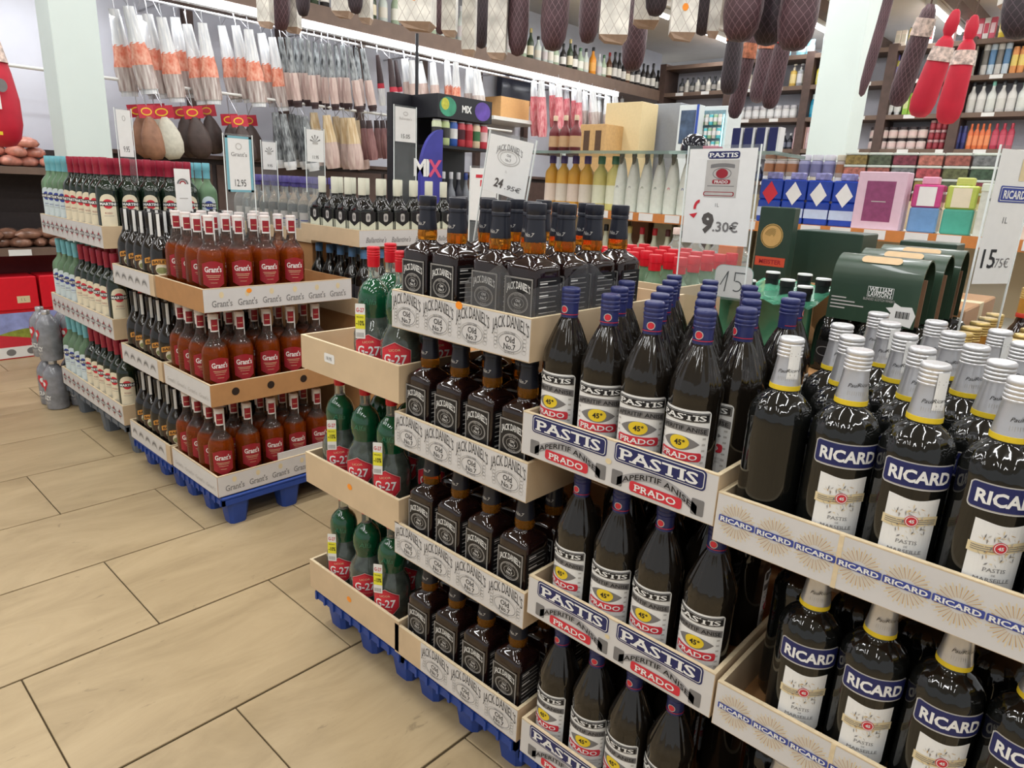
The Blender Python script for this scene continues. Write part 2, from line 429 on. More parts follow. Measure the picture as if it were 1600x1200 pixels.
def sticker(parent, me_loc, mat=ORANGE, r=0.011, face='front', nm='price_sticker', w=None, h=None):
    p = Print()
    if w: p.rrect(0, 0, w, h, min(w, h) * 0.2, mat)
    else: p.ell(0, 0, r, r * 0.8, mat)
    o = obj(nm, p.build_me(nm, map_front(0) if face == 'front' else map_right(0)), parent, me_loc)
    return o

TY0, TY1 = 1.02, 1.63
TR = {}
TIERN = ['top', 'second', 'third', 'bottom']
# green liqueur crates (plain plywood)
G_X = (-1.745, -1.295); G_Z = [0.866, 0.505, 0.14]
for i, z in enumerate(G_Z):
    TR['g', i] = tray(f'plain plywood crate of green liqueur bottles, {TIERN[i] if i < 2 else "lowest"} of three', *G_X, TY0, TY1, z, 0.096)
sticker(TR['g', 0], (-1.60, TY0 - 0.0008, 0.055), WHITE, nm='price_tag', w=0.05, h=0.026)
p = Print(); p.text('18.95', 0, 0, 0.010, GREY); obj('lettering', p.build_me('lettering', map_front(0)), TR['g', 0], (-1.60, TY0 - 0.0016, 0.055))
sticker(TR['g', 1], (-1.515, TY0 - 0.0008, 0.06)); sticker(TR['g', 2], (-1.53, TY0 - 0.0008, 0.055))
# whiskey trays with arched black lettering
def jd_print(x0, x1, h, n, start=None):
    p = Print(); s0 = start if start is not None else x0
    p.rect(s0 + 0.001, x1 - 0.001, 0.002, h - 0.001, PRINTW, 0, 1)
    W = (x1 - s0) / n
    for i in range(n):
        c = s0 + W * (i + 0.5)
        p.text("JACK DANIEL'S", c, h * 0.75, 0.026, M('charcoal_ink', (66, 64, 64), 0.6), 1, w=W * 0.92, bold=0.0, serif=0.05, arc=lambda X: -X * X * 5.5 + 0.010)
        p.ring(c, h * 0.36, W * 0.34, h * 0.26, 0.0016, LGREY, 1); p.ring(c, h * 0.36, W * 0.29, h * 0.215, 0.0012, GREY, 1)
        for s in (-1, 1):
            for k in range(5):
                p.ring(c + s * W * (0.36 + 0.008 * (k % 2)), h * (0.2 + 0.09 * k), 0.006, 0.005, 0.0012, LGREY, 1, 10)
        p.text('Old', c, h * 0.44, 0.013, BLACK, 1, bold=0.01, serif=0.06); p.text('No.7', c, h * 0.27, 0.012, BLACK, 1, bold=0.01, serif=0.06)
        p.text('OLD TIME', c, h * 0.585, 0.005, GREY, 1, arc=lambda X: -X * X * 5); p.text('QUALITY', c, h * 0.135, 0.005, GREY, 1)
    return p
J_X = (-1.322, -0.875); J_Z = [1.058, 0.752, 0.446, 0.135]
for i, z in enumerate(J_Z):
    h = 0.09
    xr = (J_X[0], J_X[1]) if i == 0 else (J_X[0] + 0.01 * (i > 0), J_X[1] + 0.012 + 0.012 * (i > 1))
    TR['j', i] = tray(f'white tray lettered in black on its front, full of square whiskey bottles, {TIERN[i]} tier', xr[0], xr[1], TY0, TY1, z, h, front_print=jd_print(xr[0], xr[1], h, 4 if i < 3 else 3, None if i < 3 else xr[0] + 0.11))
sticker(TR['j', 0], (-1.085, TY0 - 0.0012, 0.087))
# pastis trays
def pastis_logo(p, c, z, k):
    """k scales a logo about 0.19 wide"""
    p.rrect(c, z + 0.024 * k, 0.186 * k, 0.038 * k, 0.008 * k, NAVY, 1); p.rrect(c, z + 0.024 * k, 0.180 * k, 0.032 * k, 0.006 * k, WHITE, 2); p.rrect(c, z + 0.024 * k, 0.177 * k, 0.029 * k, 0.005 * k, NAVY, 3)
    p.text('PASTIS', c, z + 0.024 * k, 0.022 * k, WHITE, 4, w=0.158 * k, bold=0.02, serif=0.09)
    arc = lambda X: -X * X * 4.2 / k
    p.rrect(c, z - 0.005 * k, 0.165 * k, 0.017 * k, 0.001, M('ribbon_grey', (158, 156, 158), 0.6), 1, arc=arc)
    p.rrect(c - 0.083 * k, z - 0.027 * k, 0.024 * k, 0.030 * k, 0.003, GREY, 1); p.rrect(c + 0.083 * k, z - 0.027 * k, 0.024 * k, 0.030 * k, 0.003, GREY, 1)
    p.text('APERITIF ANISE', c, z - 0.005 * k, 0.011 * k, BLACK, 2, w=0.142 * k, bold=0.012, arc=arc)
    p.rrect(c, z - 0.032 * k, 0.108 * k, 0.021 * k, 0.006 * k, RED, 3); p.text('PRADO', c, z - 0.032 * k, 0.013 * k, WHITE, 4, w=0.085 * k, bold=0.015, serif=0.08)
P_X = [(-0.884, -0.4455), (-0.842, -0.402), (-0.838, -0.398)]; P_Z = [0.862, 0.496, 0.122]
for i, z in enumerate(P_Z):
    h = 0.092; x0, x1 = P_X[i]
    p = Print(); p.rect(x0 + 0.001, x1 - 0.001, 0.001, h - 0.001, PRINTW, 0)
    for c in (x0 + 0.12, x1 - 0.115): pastis_logo(p, c, h * 0.55, 1.0)
    TR['p', i] = tray(f'white-fronted tray of pastis bottles with blue and red logos, {["top", "middle", "lowest"][i]} tier', x0, x1, TY0, TY1, z, h, front_print=p)
sticker(TR['p', 0], (-0.665, TY0 - 0.0012, 0.05), SAND, 0.007); sticker(TR['p', 1], (-0.63, TY0 - 0.0012, 0.05), SAND, 0.006)
# sunburst trays
def sunburst(p, c, z, R):
    for k in range(48):
        a = 2 * PI * k / 48; da = 0.022
        if abs(math.sin(a)) < 0.16: continue
        r0, r1 = R * 0.35, R * (1.0 if k % 2 else 0.86)
        p.poly([(c + r0 * math.cos(a - da), z + r0 * math.sin(a - da)), (c + r1 * math.cos(a - da), z + r1 * math.sin(a - da)), (c + r1 * math.cos(a + da), z + r1 * math.sin(a + da)), (c + r0 * math.cos(a + da), z + r0 * math.sin(a + da))], SAND if k % 2 else GOLD, 1)
    p.rrect(c, z, R * 1.9, R * 0.36, 0.002, BLUEINK, 2); p.text('RICARD', c, z, R * 0.25, WHITE, 3, w=R * 1.7, bold=0.03, serif=0.04)
R_X = [(-0.444, 0.09), (-0.397, 0.12), (-0.397, 0.12)]; R_Z = [0.838, 0.490, 0.12]
for i, z in enumerate(R_Z):
    h = 0.088; x0, x1 = R_X[i]
    p = Print(); p.rect(x0 + 0.001, x1 - 0.001, 0.001, h - 0.001, PRINTW, 0)
    for k in range(8): sunburst(p, x0 + 0.038 + k * 0.0635, h * 0.52, 0.0325)
    TR['r', i] = tray(f'white tray with gold sunbursts and blue bands, {["top", "middle", "lowest"][i]} tier', x0, x1, TY0, TY1, z, h, front_print=p)
    obj('joint_strip', box_me('joint_strip', x0 + 0.195, x0 + 0.202, TY0 - 0.001, TY0, 0, h, WOODE), TR['r', i])

# far displays: Grant's / dark liqueur / vermouth
GY0, GY1 = 1.09, 1.74
def script_row(p, a, b, h, word, n, mat, sz, italic=0.0):
    W = (b - a) / n
    for i in range(n): p.text(word, a + W * (i + 0.5), h * 0.36, sz, mat, 1, w=W * 0.78, bold=0.01, serif=0.05 if not italic else 0, shear=italic)
def lens_row(p, a, b, h, n):
    W = (b - a) / n
    for i in range(n):
        c = a + W * (i + 0.5)
        p.strip(c - W * 0.42, c + W * 0.42, lambda x: h * 0.3 + h * 0.42 * math.sqrt(max(0, 1 - ((x - c) / (W * 0.42)) ** 2)), lambda x: h * 0.3 + h * 0.12 * (1 - ((x - c) / (W * 0.42)) ** 2), LGREY, 1)
        p.strip(c - W * 0.34, c + W * 0.34, lambda x: h * 0.36 + h * 0.28 * math.sqrt(max(0, 1 - ((x - c) / (W * 0.34)) ** 2)), lambda x: h * 0.36 + h * 0.16 * (1 - ((x - c) / (W * 0.34)) ** 2), GREY, 2)
GZ = [0.892, 0.522, 0.14]
for i, z in enumerate(GZ):
    h = 0.088
    rp = Print()
    if i != 1:
        rp.rect(GY0 + 0.001, GY1 - 0.001, 0.001, h - 0.001, PRINTW, 0); script_row(rp, GY0 + 0.02, GY1 - 0.02, h, "Grant's", 6, GREY, 0.026)
        for k in range(6): rp.ell(GY0 + 0.07 + k * 0.102, h * 0.72, 0.009, 0.012, SAND, 1)
    fp = None
    if i > 0:
        fp = Print(); fp.rect(-2.975, -2.541, 0.001, h - 0.001, PRINTW, 0); script_row(fp, -2.96, -2.55, h, "Grant's", 4, LGREY, 0.018)
    TR['w', i] = tray(['card tray with white lettered side holding red-label whisky, top tier', 'card tray with round holes under the top red-label whisky tray', 'low white tray of red-label whisky on the blue pallet corner'][i], -2.98, -2.54, GY0, GY1, z, h,
                      front=CARD, side=CARD, rightm=CARD, front_print=fp, right_print=rp if i != 1 else None, holes=4 if i == 1 else 0)
    fp = Print(); fp.rect(-3.465, -3.045, 0.001, h - 0.001, PRINTW, 0); lens_row(fp, -3.45, -3.06, h, 5)
    TR['b', i] = tray(f'white tray with grey lens shapes holding dark cream-liqueur bottles, {["top", "middle", "lowest"][i]} tier', -3.47, -3.0, GY0, GY1, z - 0.003, h, front_print=fp)
sticker(TR['w', 0], (-2.5385, 1.27, 0.072), face='right')
obj('open_flap', box_me('open_flap', -2.5535, -2.5485, 1.36, 1.66, 0.03, 0.118, PRINTW), TR['w', 2])
MZ = [1.035, 0.603, 0.17]
for i, z in enumerate(MZ):
    h = 0.1
    fp = Print(); fp.rect(-4.515, -3.556, 0.001, h - 0.001, PRINTW, 0)
    for k in range(12):
        c = -4.47 + k * 0.079
        fp.poly([(c - 0.026, h * 0.5), (c - 0.012, h * 0.68), (c, h * 0.82), (c + 0.012, h * 0.68), (c + 0.026, h * 0.5), (c + 0.012, h * 0.3), (c, h * 0.14), (c - 0.012, h * 0.3)], LGREY, 1)
        fp.ell(c, h * 0.5, 0.014, 0.02, DRED, 2, 12); fp.rect(c - 0.029, c + 0.029, h * 0.41, h * 0.58, GREY, 3); fp.text('MARTINI', c, h * 0.495, 0.010, WHITE, 4, w=0.05, bold=0.02)
    TR['m', i] = tray(f'white tray with rows of red-dot emblems holding vermouth bottles, {["top", "middle", "lowest"][i]} tier', -4.52, -3.55, GY0, GY1, z, h, front_print=fp)

# ------------------------------------------------------------------ bottles
class Kind:
    """one kind of thing: its parts as shared meshes; place() makes a new thing with its own part objects"""
    def __init__(s, name, cat, parts): s.name, s.cat, s.parts = name, cat, parts
    def place(s, loc, rz, label, group=None, skip=(), s_=None, tilt=None):
        r = thing(s.name, label, s.cat, loc, rz, group)
        if s_: r.scale = s_
        if tilt: r.rotation_euler = (tilt[0], tilt[1], rz)
        made = {}
        for (pn, me, par, lab) in s.parts:
            if pn in skip or (par and par in skip): continue
            o = obj(pn, me, made.get(par, r), label=lab)
            made[pn] = o
        return r

def cap_prof(z0, z1, r, ridges=3, flare=0.0):
    """screw cap with a foil sleeve below it"""
    H = z1 - z0; zc = z1 - min(0.03, H * 0.5)
    p = [(r + flare, z0), (r + flare * 0.6, z0 + (zc - z0) * 0.4), (r, zc - 0.001)]
    q = [(r + 0.0012, zc), (r + 0.0012, zc + 0.002)]
    step = (z1 - zc - 0.006) / ridges
    for i in range(ridges):
        a = zc + 0.003 + i * step
        q += [(r + 0.0002, a), (r + 0.0014, a + step * 0.45), (r + 0.0014, a + step * 0.75)]
    q += [(r + 0.001, z1 - 0.002), (r - 0.001, z1)]
    return p, q

def lathe_me(name, prof, mat, seg=24, deg=40, **k):
    return smooth_by_angle(MB().lathe(prof, seg, **k).me(name, mat), deg)

# --- pastis: tall dark bottle with fluted shoulders, navy cap
G_DARK = M('dark_olive_glass', (26, 22, 18), 0.06, spec=0.6, var=0.25, scale=9, coat=0.3)
G_BLACK = M('black_green_glass', (17, 18, 17), 0.06, spec=0.6, var=0.2, scale=9, coat=0.3)
G_BROWN = M('dark_whiskey_glass', (32, 16, 15), 0.06, spec=0.6, var=0.2, scale=8, coat=0.4)
NAVYCAP = M('navy_cap', (44, 50, 100), 0.3, var=0.04)
AMBER = M('amber_glass', (232, 150, 46), 0.08, trans=0.85, ior=1.25, var=0)

def flute(n, amp, za, zb): return lambda a, z: 1 + (amp * math.cos(n * a) if za <= z <= zb else 0)
body = [(0.034, 0.0), (0.043, 0.002), (0.0462, 0.008), (0.0462, 0.06), (0.0462, 0.12), (0.0462, 0.184), (0.0462, 0.187), (0.0466, 0.195), (0.0468, 0.2), (0.0466, 0.205), (0.0462, 0.211), (0.0445, 0.219), (0.041, 0.230), (0.036, 0.243), (0.0305, 0.257), (0.025, 0.270), (0.0195, 0.281), (0.0155, 0.290), (0.0145, 0.30)]
def mod_p(a, z):
    if 0.214 < z < 0.286: return 1 + 0.026 * math.cos(18 * a)
    if 0.188 < z < 0.214: return 1 + 0.016 * math.cos(24 * a + z * 700)
    return 1
pastis_body = lathe_me('body', body, G_DARK, 72, 80, mod=mod_p)
sl, cp = cap_prof(0.284, 0.345, 0.0170, 3)
pastis_sleeve = lathe_me('neck_sleeve', sl + [(0.0170, 0.3150)], NAVYCAP, 24)
pastis_cap = lathe_me('cap', cp, NAVYCAP, 24)
p = Print(); p.ell(0, 0.303, 0.007, 0.007, RED, 1, 12); p.ring(0, 0.303, 0.0075, 0.0075, 0.0014, LGREY, 2); p.rect(-0.04, 0.04, 0.2925, 0.2938, RED, 1, 16)
pastis_seal = p.build_me('seal', map_round(0.0176))
p = Print()
p.rrect(0, 0.104, 0.104, 0.132, 0.008, WHITE, 0); p.rect(-0.049, 0.049, 0.149, 0.166, BLACK, 1, 24); p.rect(-0.0475, 0.0475, 0.1503, 0.1647, LGREY, 2, 24); p.rect(-0.0468, 0.0468, 0.1510, 0.1640, BLACK, 3, 24)
p.text('PASTIS', 0, 0.1575, 0.0098, WHITE, 4, w=0.084, bold=0.02, serif=0.09)
ap = lambda X: -X * X * 2.2
p.rrect(0, 0.137, 0.10, 0.014, 0.001, GREY, 1, arc=ap); p.text('APERITIF ANISE', 0, 0.137, 0.008, BLACK, 2, w=0.092, bold=0.01, arc=ap)
p.strip(-0.036, 0.036, lambda x: 0.109 + 0.0135 * (1 - (x / 0.036) ** 2), lambda x: 0.109 - 0.0135 * (1 - (x / 0.036) ** 2), GREY, 1, 12); p.ell(0, 0.110, 0.018, 0.0125, YEL, 2); p.text('45°', 0.001, 0.110, 0.010, BLACK, 3, bold=0.03)
p.rrect(0, 0.0855, 0.082, 0.0165, 0.005, RED, 2); p.text('PRADO', 0, 0.0855, 0.0105, WHITE, 3, w=0.068, bold=0.015, serif=0.08)
for k in range(7): p.rect(-0.043, 0.043 - 0.004 * (k % 3), 0.067 - k * 0.0012 - (0.002 if k > 3 else 0), 0.0676 - k * 0.0012 - (0.002 if k > 3 else 0), LGREY, 1, 8)
p.ring(0, 0.047, 0.014, 0.006, 0.0016, BLACK, 1, 12, 0, PI); p.rect(-0.008, 0.008, 0.044, 0.047, GREY, 1)
for s in (-1, 1):
    for k in range(8): p.rect(s * 0.043 - 0.003, s * 0.043 + 0.003, 0.118 - k * 0.011, 0.1185 - k * 0.011 + 0.003, LGREY, 1, 1)
p.v = [(x, z + 0.008, l) for x, z, l in p.v]; pastis_label = p.build_me('label', map_round(0.0466))
PASTIS = Kind('pastis_bottle', 'bottle', [('body', pastis_body, None, None), ('neck_sleeve', pastis_sleeve, None, None), ('seal', pastis_seal, 'neck_sleeve', 'round red seal'), ('cap', pastis_cap, None, 'navy screw cap'), ('label', pastis_label, None, 'white printed label')])

# --- silver-capped pastis, bell shoulders with relief
def mod_r(a, z):
    if 0.215 < z < 0.256: return 1 + 0.022 * math.cos(15 * a + z * 130) * math.sin((z - 0.215) / 0.041 * PI)
    return 1
body = [(0.036, 0.0), (0.045, 0.002), (0.0485, 0.008), (0.0485, 0.06), (0.0485, 0.12), (0.0485, 0.205), (0.0492, 0.215), (0.0489, 0.221), (0.0478, 0.227), (0.0460, 0.233), (0.0432, 0.239), (0.0395, 0.245), (0.035, 0.250), (0.029, 0.2555), (0.0225, 0.260), (0.0205, 0.264), (0.0200, 0.275)]
ricard_body = lathe_me('body', body, G_BLACK, 64, 80, mod=mod_r)
sl, cp = cap_prof(0.273, 0.348, 0.0178, 4, 0.0045)
ricard_sleeve = lathe_me('foil_sleeve', [(0.0232, 0.2735)] + sl[1:] + [(0.0178, 0.318)], SILVER, 24)
ricard_cap = lathe_me('cap', [(r, z) for r, z in cp], M('silver_cap', (214, 214, 216), 0.3, metal=0.55, var=0.03), 28)
ricard_band = lathe_me('yellow_band', [(0.0230, 0.2655), (0.0237, 0.2660), (0.0235, 0.2735), (0.0229, 0.2738)], YEL, 24)
p = Print()
for k in range(9): p.rect(-0.012 + k * 0.003, -0.0113 + k * 0.003, 0.278, 0.288, LGREY, 1)
p.text('Paul', -0.007, 0.297, 0.006, BLACK, 1, shear=0.4, rot=0.08); p.text('Ricard', 0.010, 0.299, 0.006, BLACK, 1, shear=0.4, rot=0.08)
ricard_sig = p.build_me('signature', map_round(0.0213))
p = Print(); p.rrect(0, 0.155, 0.102, 0.040, 0.007, WHITE, 0); p.rrect(0, 0.155, 0.100, 0.0375, 0.006, LGREY, 1); p.rrect(0, 0.155, 0.097, 0.034, 0.005, NAVY, 2)
p.text('RICARD', 0, 0.155, 0.0185, WHITE, 3, w=0.082, bold=0.035)
p.v = [(x, z + 0.041, l) for x, z, l in p.v]; ricard_l1 = p.build_me('name_band', map_round(0.0489))
p = Print(); p.strip(-0.035, 0.035, lambda x: 0.124 - 0.002 * math.cos(x * 90), lambda x: 0.018 + (0.006 if abs(x) > 0.031 else 0), WHITE, 0, 14)
p.strip(-0.037, 0.037, lambda x: 0.096 + 0.004 * math.sin(x * 60), lambda x: 0.082 + 0.004 * math.sin(x * 60), SAND, 1, 14)
rr = random.Random(3)
for k in range(70):
    a, q = rr.uniform(0, 2 * PI), rr.uniform(0.2, 1) ** 0.6
    x, z = 0.027 * q * math.cos(a), 0.091 + 0.024 * q * math.sin(a) - (0.004 if abs(math.cos(a)) < 0.5 and math.sin(a) < 0 else 0)
    d, t = rr.uniform(0, PI), rr.uniform(0.002, 0.0045)
    p.poly([(x - t * math.cos(d), z - t * math.sin(d)), (x + 0.0008, z - 0.0008), (x + t * math.cos(d), z + t * math.sin(d)), (x - 0.0008, z + 0.0008)], [GREY, GOLD, LGREY, SAND][k % 4], 2)
for dz in (-0.003, 0.0, 0.003): p.strip(-0.033, 0.033, lambda x: 0.0895 + dz + 0.003 * math.sin(x * 60), lambda x: 0.0885 + dz + 0.003 * math.sin(x * 60), GREY, 2, 14)
p.ell(0, 0.091, 0.0085, 0.0085, RED, 3); p.ring(0, 0.091, 0.0075, 0.0075, 0.001, WHITE, 4); p.text('45', 0, 0.091, 0.005, WHITE, 4, bold=0.03)
p.text('PASTIS', 0, 0.058, 0.0058, GREY, 1, w=0.027, serif=0.05); p.text('DE', 0, 0.0505, 0.003, GREY, 1); p.text('MARSEILLE', 0, 0.0435, 0.0058, GREY, 1, w=0.044, serif=0.05)
p.text('FRANCE', 0, 0.035, 0.004, LGREY, 1, w=0.024); p.rect(-0.024, 0.024, 0.026, 0.0266, LGREY, 1, 6); p.rect(-0.022, 0.022, 0.0235, 0.0239, LGREY, 1, 6)
p.v = [(x, z + 0.038, l) for x, z, l in p.v]; ricard_l2 = p.build_me('label', map_round(0.0487))
p = Print(); p.rect(-0.006, 0.010, 0.285, 0.338, WHITE, 0, 5)
for k in range(4): p.rect(-0.004, 0.006 - (k % 2) * 0.003, 0.325 - k * 0.004, 0.3265 - k * 0.004, LGREY, 1, 1)
p.rect(-0.002, 0.005, 0.290, 0.299, LGREY, 1)
ricard_strip = p.build_me('tax_strip', lambda x, z, o: ((0.0206 + o + max(0, 0.30 - z) * 0.08) * math.sin(x / 0.019 + 0.35), -(0.0206 + o + max(0, 0.30 - z) * 0.08) * math.cos(x / 0.019 + 0.35), z))
RICARD = Kind('aniseed_bottle', 'bottle', [('body', ricard_body, None, None), ('foil_sleeve', ricard_sleeve, None, 'silver foil neck sleeve'), ('signature', ricard_sig, 'foil_sleeve', None), ('cap', ricard_cap, None, 'silver screw cap'), ('yellow_band', ricard_band, None, 'yellow neck ring'), ('name_band', ricard_l1, None, 'navy name band with white letters'), ('label', ricard_l2, None, 'white label with red seal'), ('tax_strip', ricard_strip, None, 'white paper strip over the cap')])

# --- square whiskey
sqf = lambda z: 1.0 if z < 0.180 else max(0.0, 1 - (z - 0.180) / 0.022)
body = [(0.036, 0), (0.041, 0.002), (0.0435, 0.008), (0.0435, 0.1), (0.0435, 0.171), (0.0427, 0.179), (0.0390, 0.186), (0.0325, 0.192), (0.0265, 0.197), (0.0225, 0.202), (0.0215, 0.206)]
jd_body = lathe_me('body', body, G_BROWN, 48, 50, sq=sqf)
jd_neck = lathe_me('amber_neck', [(0.0210, 0.204), (0.0225, 0.208), (0.0232, 0.217), (0.0224, 0.227), (0.0210, 0.234)], AMBER, 40, 80, mod=lambda a, z: 1 + 0.02 * math.cos(13 * a))
JBK = M('black_cap', (36, 38, 48), 0.3, var=0.05)
jd_cap = lathe_me('black_neck_wrap', [(0.0224, 0.228), (0.0228, 0.232), (0.0212, 0.246), (0.0194, 0.264), (0.0190, 0.273), (0.0204, 0.274), (0.0206, 0.280), (0.0194, 0.282), (0.0206, 0.284), (0.0208, 0.300), (0.0200, 0.304), (0.0184, 0.305)], JBK, 24)
p = Print(); p.text("No.7", 0, 0.243, 0.008, LGREY, 1, bold=0.02, shear=0.3); jd_seal = p.build_me('neck_mark', map_round(0.0216))
p = Print(); p.rrect(0, 0.084, 0.078, 0.122, 0.003, BLACK, 0)
for (w_, h_, t) in ((0.074, 0.118, 0.0011), (0.070, 0.114, 0.0006)):
    for s in (-1, 1):
        p.rect(s * w_ / 2 - t, s * w_ / 2, 0.084 - h_ / 2, 0.084 + h_ / 2, LGREY, 1); p.rect(-w_ / 2, w_ / 2, 0.084 + s * h_ / 2 - t, 0.084 + s * h_ / 2, LGREY, 1)
p.text("JACK DANIEL'S", 0, 0.122, 0.0150, WHITE, 2, w=0.064, bold=0.012, serif=0.06, arc=lambda X: -X * X * 7.5 + 0.006)
p.ring(0, 0.092, 0.028, 0.021, 0.0012, LGREY, 2); p.ring(0, 0.092, 0.0255, 0.0185, 0.0007, LGREY, 2); p.ring(0, 0.092, 0.017, 0.011, 0.0008, LGREY, 2)
p.text('Old', 0, 0.0965, 0.006, WHITE, 2, bold=0.01); p.text('No.7', 0, 0.088, 0.0065, WHITE, 2, bold=0.01); p.text('OLD TIME', 0, 0.1075, 0.0034, LGREY, 2, arc=lambda X: -X * X * 12); p.text('QUALITY', 0, 0.0765, 0.0034, LGREY, 2, arc=lambda X: X * X * 12)
p.text('Tennessee', 0, 0.060, 0.0095, WHITE, 2, w=0.044, shear=0.35); p.text('WHISKEY', 0, 0.045, 0.0085, WHITE, 2, w=0.058, bold=0.01, serif=0.05)
p.rect(-0.03, 0.03, 0.0365, 0.0371, LGREY, 2); p.rect(-0.026, 0.026, 0.0325, 0.0331, LGREY, 2)
p.v = [(x, 0.0145 + z * 1.01, l) for x, z, l in p.v]; jd_label = p.build_me('label', map_front(-0.0437))
p = Print(); p.rrect(0, 0.084, 0.074, 0.122, 0.003, BLACK, 0)
for k in range(10): p.rect(-0.030, 0.022 + (k * 7 % 4) * 0.002, 0.137 - k * 0.0105, 0.1385 - k * 0.0105, LGREY, 1)
for k in range(4): p.rect(-0.030, -0.006 + (k % 2) * 0.004, 0.1325 - k * 0.024, 0.135 - k * 0.024, WHITE, 2)
p.v = [(x, 0.0145 + z * 1.01, l) for x, z, l in p.v]; jd_side = p.build_me('side_label', map_right(0.0437))
JD = Kind('square_whiskey_bottle', 'bottle', [('body', jd_body, None, None), ('amber_neck', jd_neck, None, 'fluted amber neck'), ('black_neck_wrap', jd_cap, None, None), ('neck_mark', jd_seal, 'black_neck_wrap', None), ('label', jd_label, None, 'black label with white lettering'), ('side_label', jd_side, None, 'black side label with small white lines')])

# --- green liqueur: hourglass bottle, red cap
G_GREEN = M('green_glass', (10, 74, 46), 0.05, spec=0.7, var=0.3, scale=14, coat=0.5)
G_SMOKE = M('smoky_glass', (70, 78, 72), 0.06, spec=0.7, var=0.45, scale=30, coat=0.4, bump=0.5)
G_CLR = M('clear_glass_neck', (214, 226, 222), 0.04, trans=0.85, var=0)
REDCAP = M('red_cap', (206, 22, 40), 0.3, var=0.04)
g_low = lathe_me('lower_body', [(0.042, 0), (0.050, 0.002), (0.053, 0.01), (0.053, 0.075), (0.0545, 0.105), (0.053, 0.130), (0.046, 0.152), (0.037, 0.168), (0.0345, 0.178)], G_SMOKE, 40, 70, mod=lambda a, z: 1 + (0.02 * math.cos(9 * a + z * 300) if 0.115 < z < 0.155 else 0))
g_up = lathe_me('upper_body', [(0.0345, 0.176), (0.0355, 0.187), (0.040, 0.201), (0.0415, 0.217), (0.0405, 0.236), (0.035, 0.254), (0.026, 0.266), (0.018, 0.273), (0.0155, 0.278)], G_GREEN, 40, 70, mod=lambda a, z: 1 + (0.012 * math.cos(22 * a) if 0.24 < z < 0.268 else 0))
g_neck = lathe_me('neck', [(0.0155, 0.277), (0.0145, 0.285), (0.0145, 0.312)], G_CLR, 20)
sl, cp = cap_prof(0.308, 0.36, 0.0158, 3)
g_cap = lathe_me('cap', sl[:1] + [(0.0165, 0.314), (0.0165, 0.328)] + cp, REDCAP, 22)
p = Print(); z0 = 0.098
oct_ = lambda a, b: [(-a, z0 - b * 0.45), (-a * 0.55, z0 - b), (a * 0.55, z0 - b), (a, z0 - b * 0.45), (a, z0 + b * 0.5), (0, z0 + b), (-a, z0 + b * 0.5)]
def fan(pp, pts, mat, l):
    n = 10; x0, x1 = min(q[0] for q in pts), max(q[0] for q in pts)
    def span(x):
        zs = []
        for i in range(len(pts)):
            (xa, za), (xb, zb) = pts[i], pts[(i + 1) % len(pts)]
            if min(xa, xb) - 1e-9 <= x <= max(xa, xb) + 1e-9 and abs(xa - xb) > 1e-9: zs.append(za + (zb - za) * (x - xa) / (xb - xa))
        return zs or [pts[0][1]]
    e = (x1 - x0) * 1e-4
    pp.strip(x0 + e, x1 - e, lambda x: max(span(x)), lambda x: min(span(x)), mat, l, n)
fan(p, oct_(0.042, 0.041), LGREY, 0); fan(p, oct_(0.0405, 0.0395), RED, 1); fan(p, oct_(0.038, 0.0365), DRED, 2); fan(p, oct_(0.037, 0.0355), RED, 3)
p.text('LICOR', 0, 0.118, 0.006, SAND, 4, w=0.03, rot=0.1); p.text('G-27', 0.0, 0.095, 0.025, WHITE, 4, w=0.060, bold=0.02, serif=0.06)
p.rect(-0.02, 0.02, 0.0725, 0.0735, SAND, 4, 5)
g_label = p.build_me('label', map_round(0.0558))
p = Print(); p.rrect(0, 0.0, 0.026, 0.092, 0.002, WHITE, 0); p.rect(-0.013, 0.013, -0.020, 0.018, LEMON, 1); p.text('G-27', 0, 0.030, 0.011, RED, 1, w=0.021, bold=0.02); p.text('PROMO', 0, 0.011, 0.005, BLACK, 2, w=0.018); p.text('-10%', 0, -0.004, 0.013, BLACK, 2, w=0.021, bold=0.02)
for k in range(6): p.rect(-0.010 + 0.0034 * k, -0.0085 + 0.0034 * k, -0.042, -0.030, GREY, 1)
g_tag = mesh('promo_tag', [(x - 0.02, -0.0575 - l * 0.0005, z + 0.172) for x, z, l in p.v], p.f, p.mats, p.m)
p = Print(); p.text('Alfa', 0, 0.222, 0.016, M('raised_green', (60, 120, 92), 0.15, var=0.05), 1, w=0.036, shear=0.2); g_emb = p.build_me('raised_script', map_round(0.0417))
LIQ = Kind('green_liqueur_bottle', 'bottle', [('lower_body', g_low, None, 'clear smoky lower half'), ('upper_body', g_up, None, 'round green upper half'), ('neck', g_neck, None, None), ('cap', g_cap, None, 'red screw cap'), ('label', g_label, None, 'red shield label'), ('promo_tag', g_tag, None, 'yellow and white promotion tag'), ('raised_script', g_emb, 'upper_body', None)])

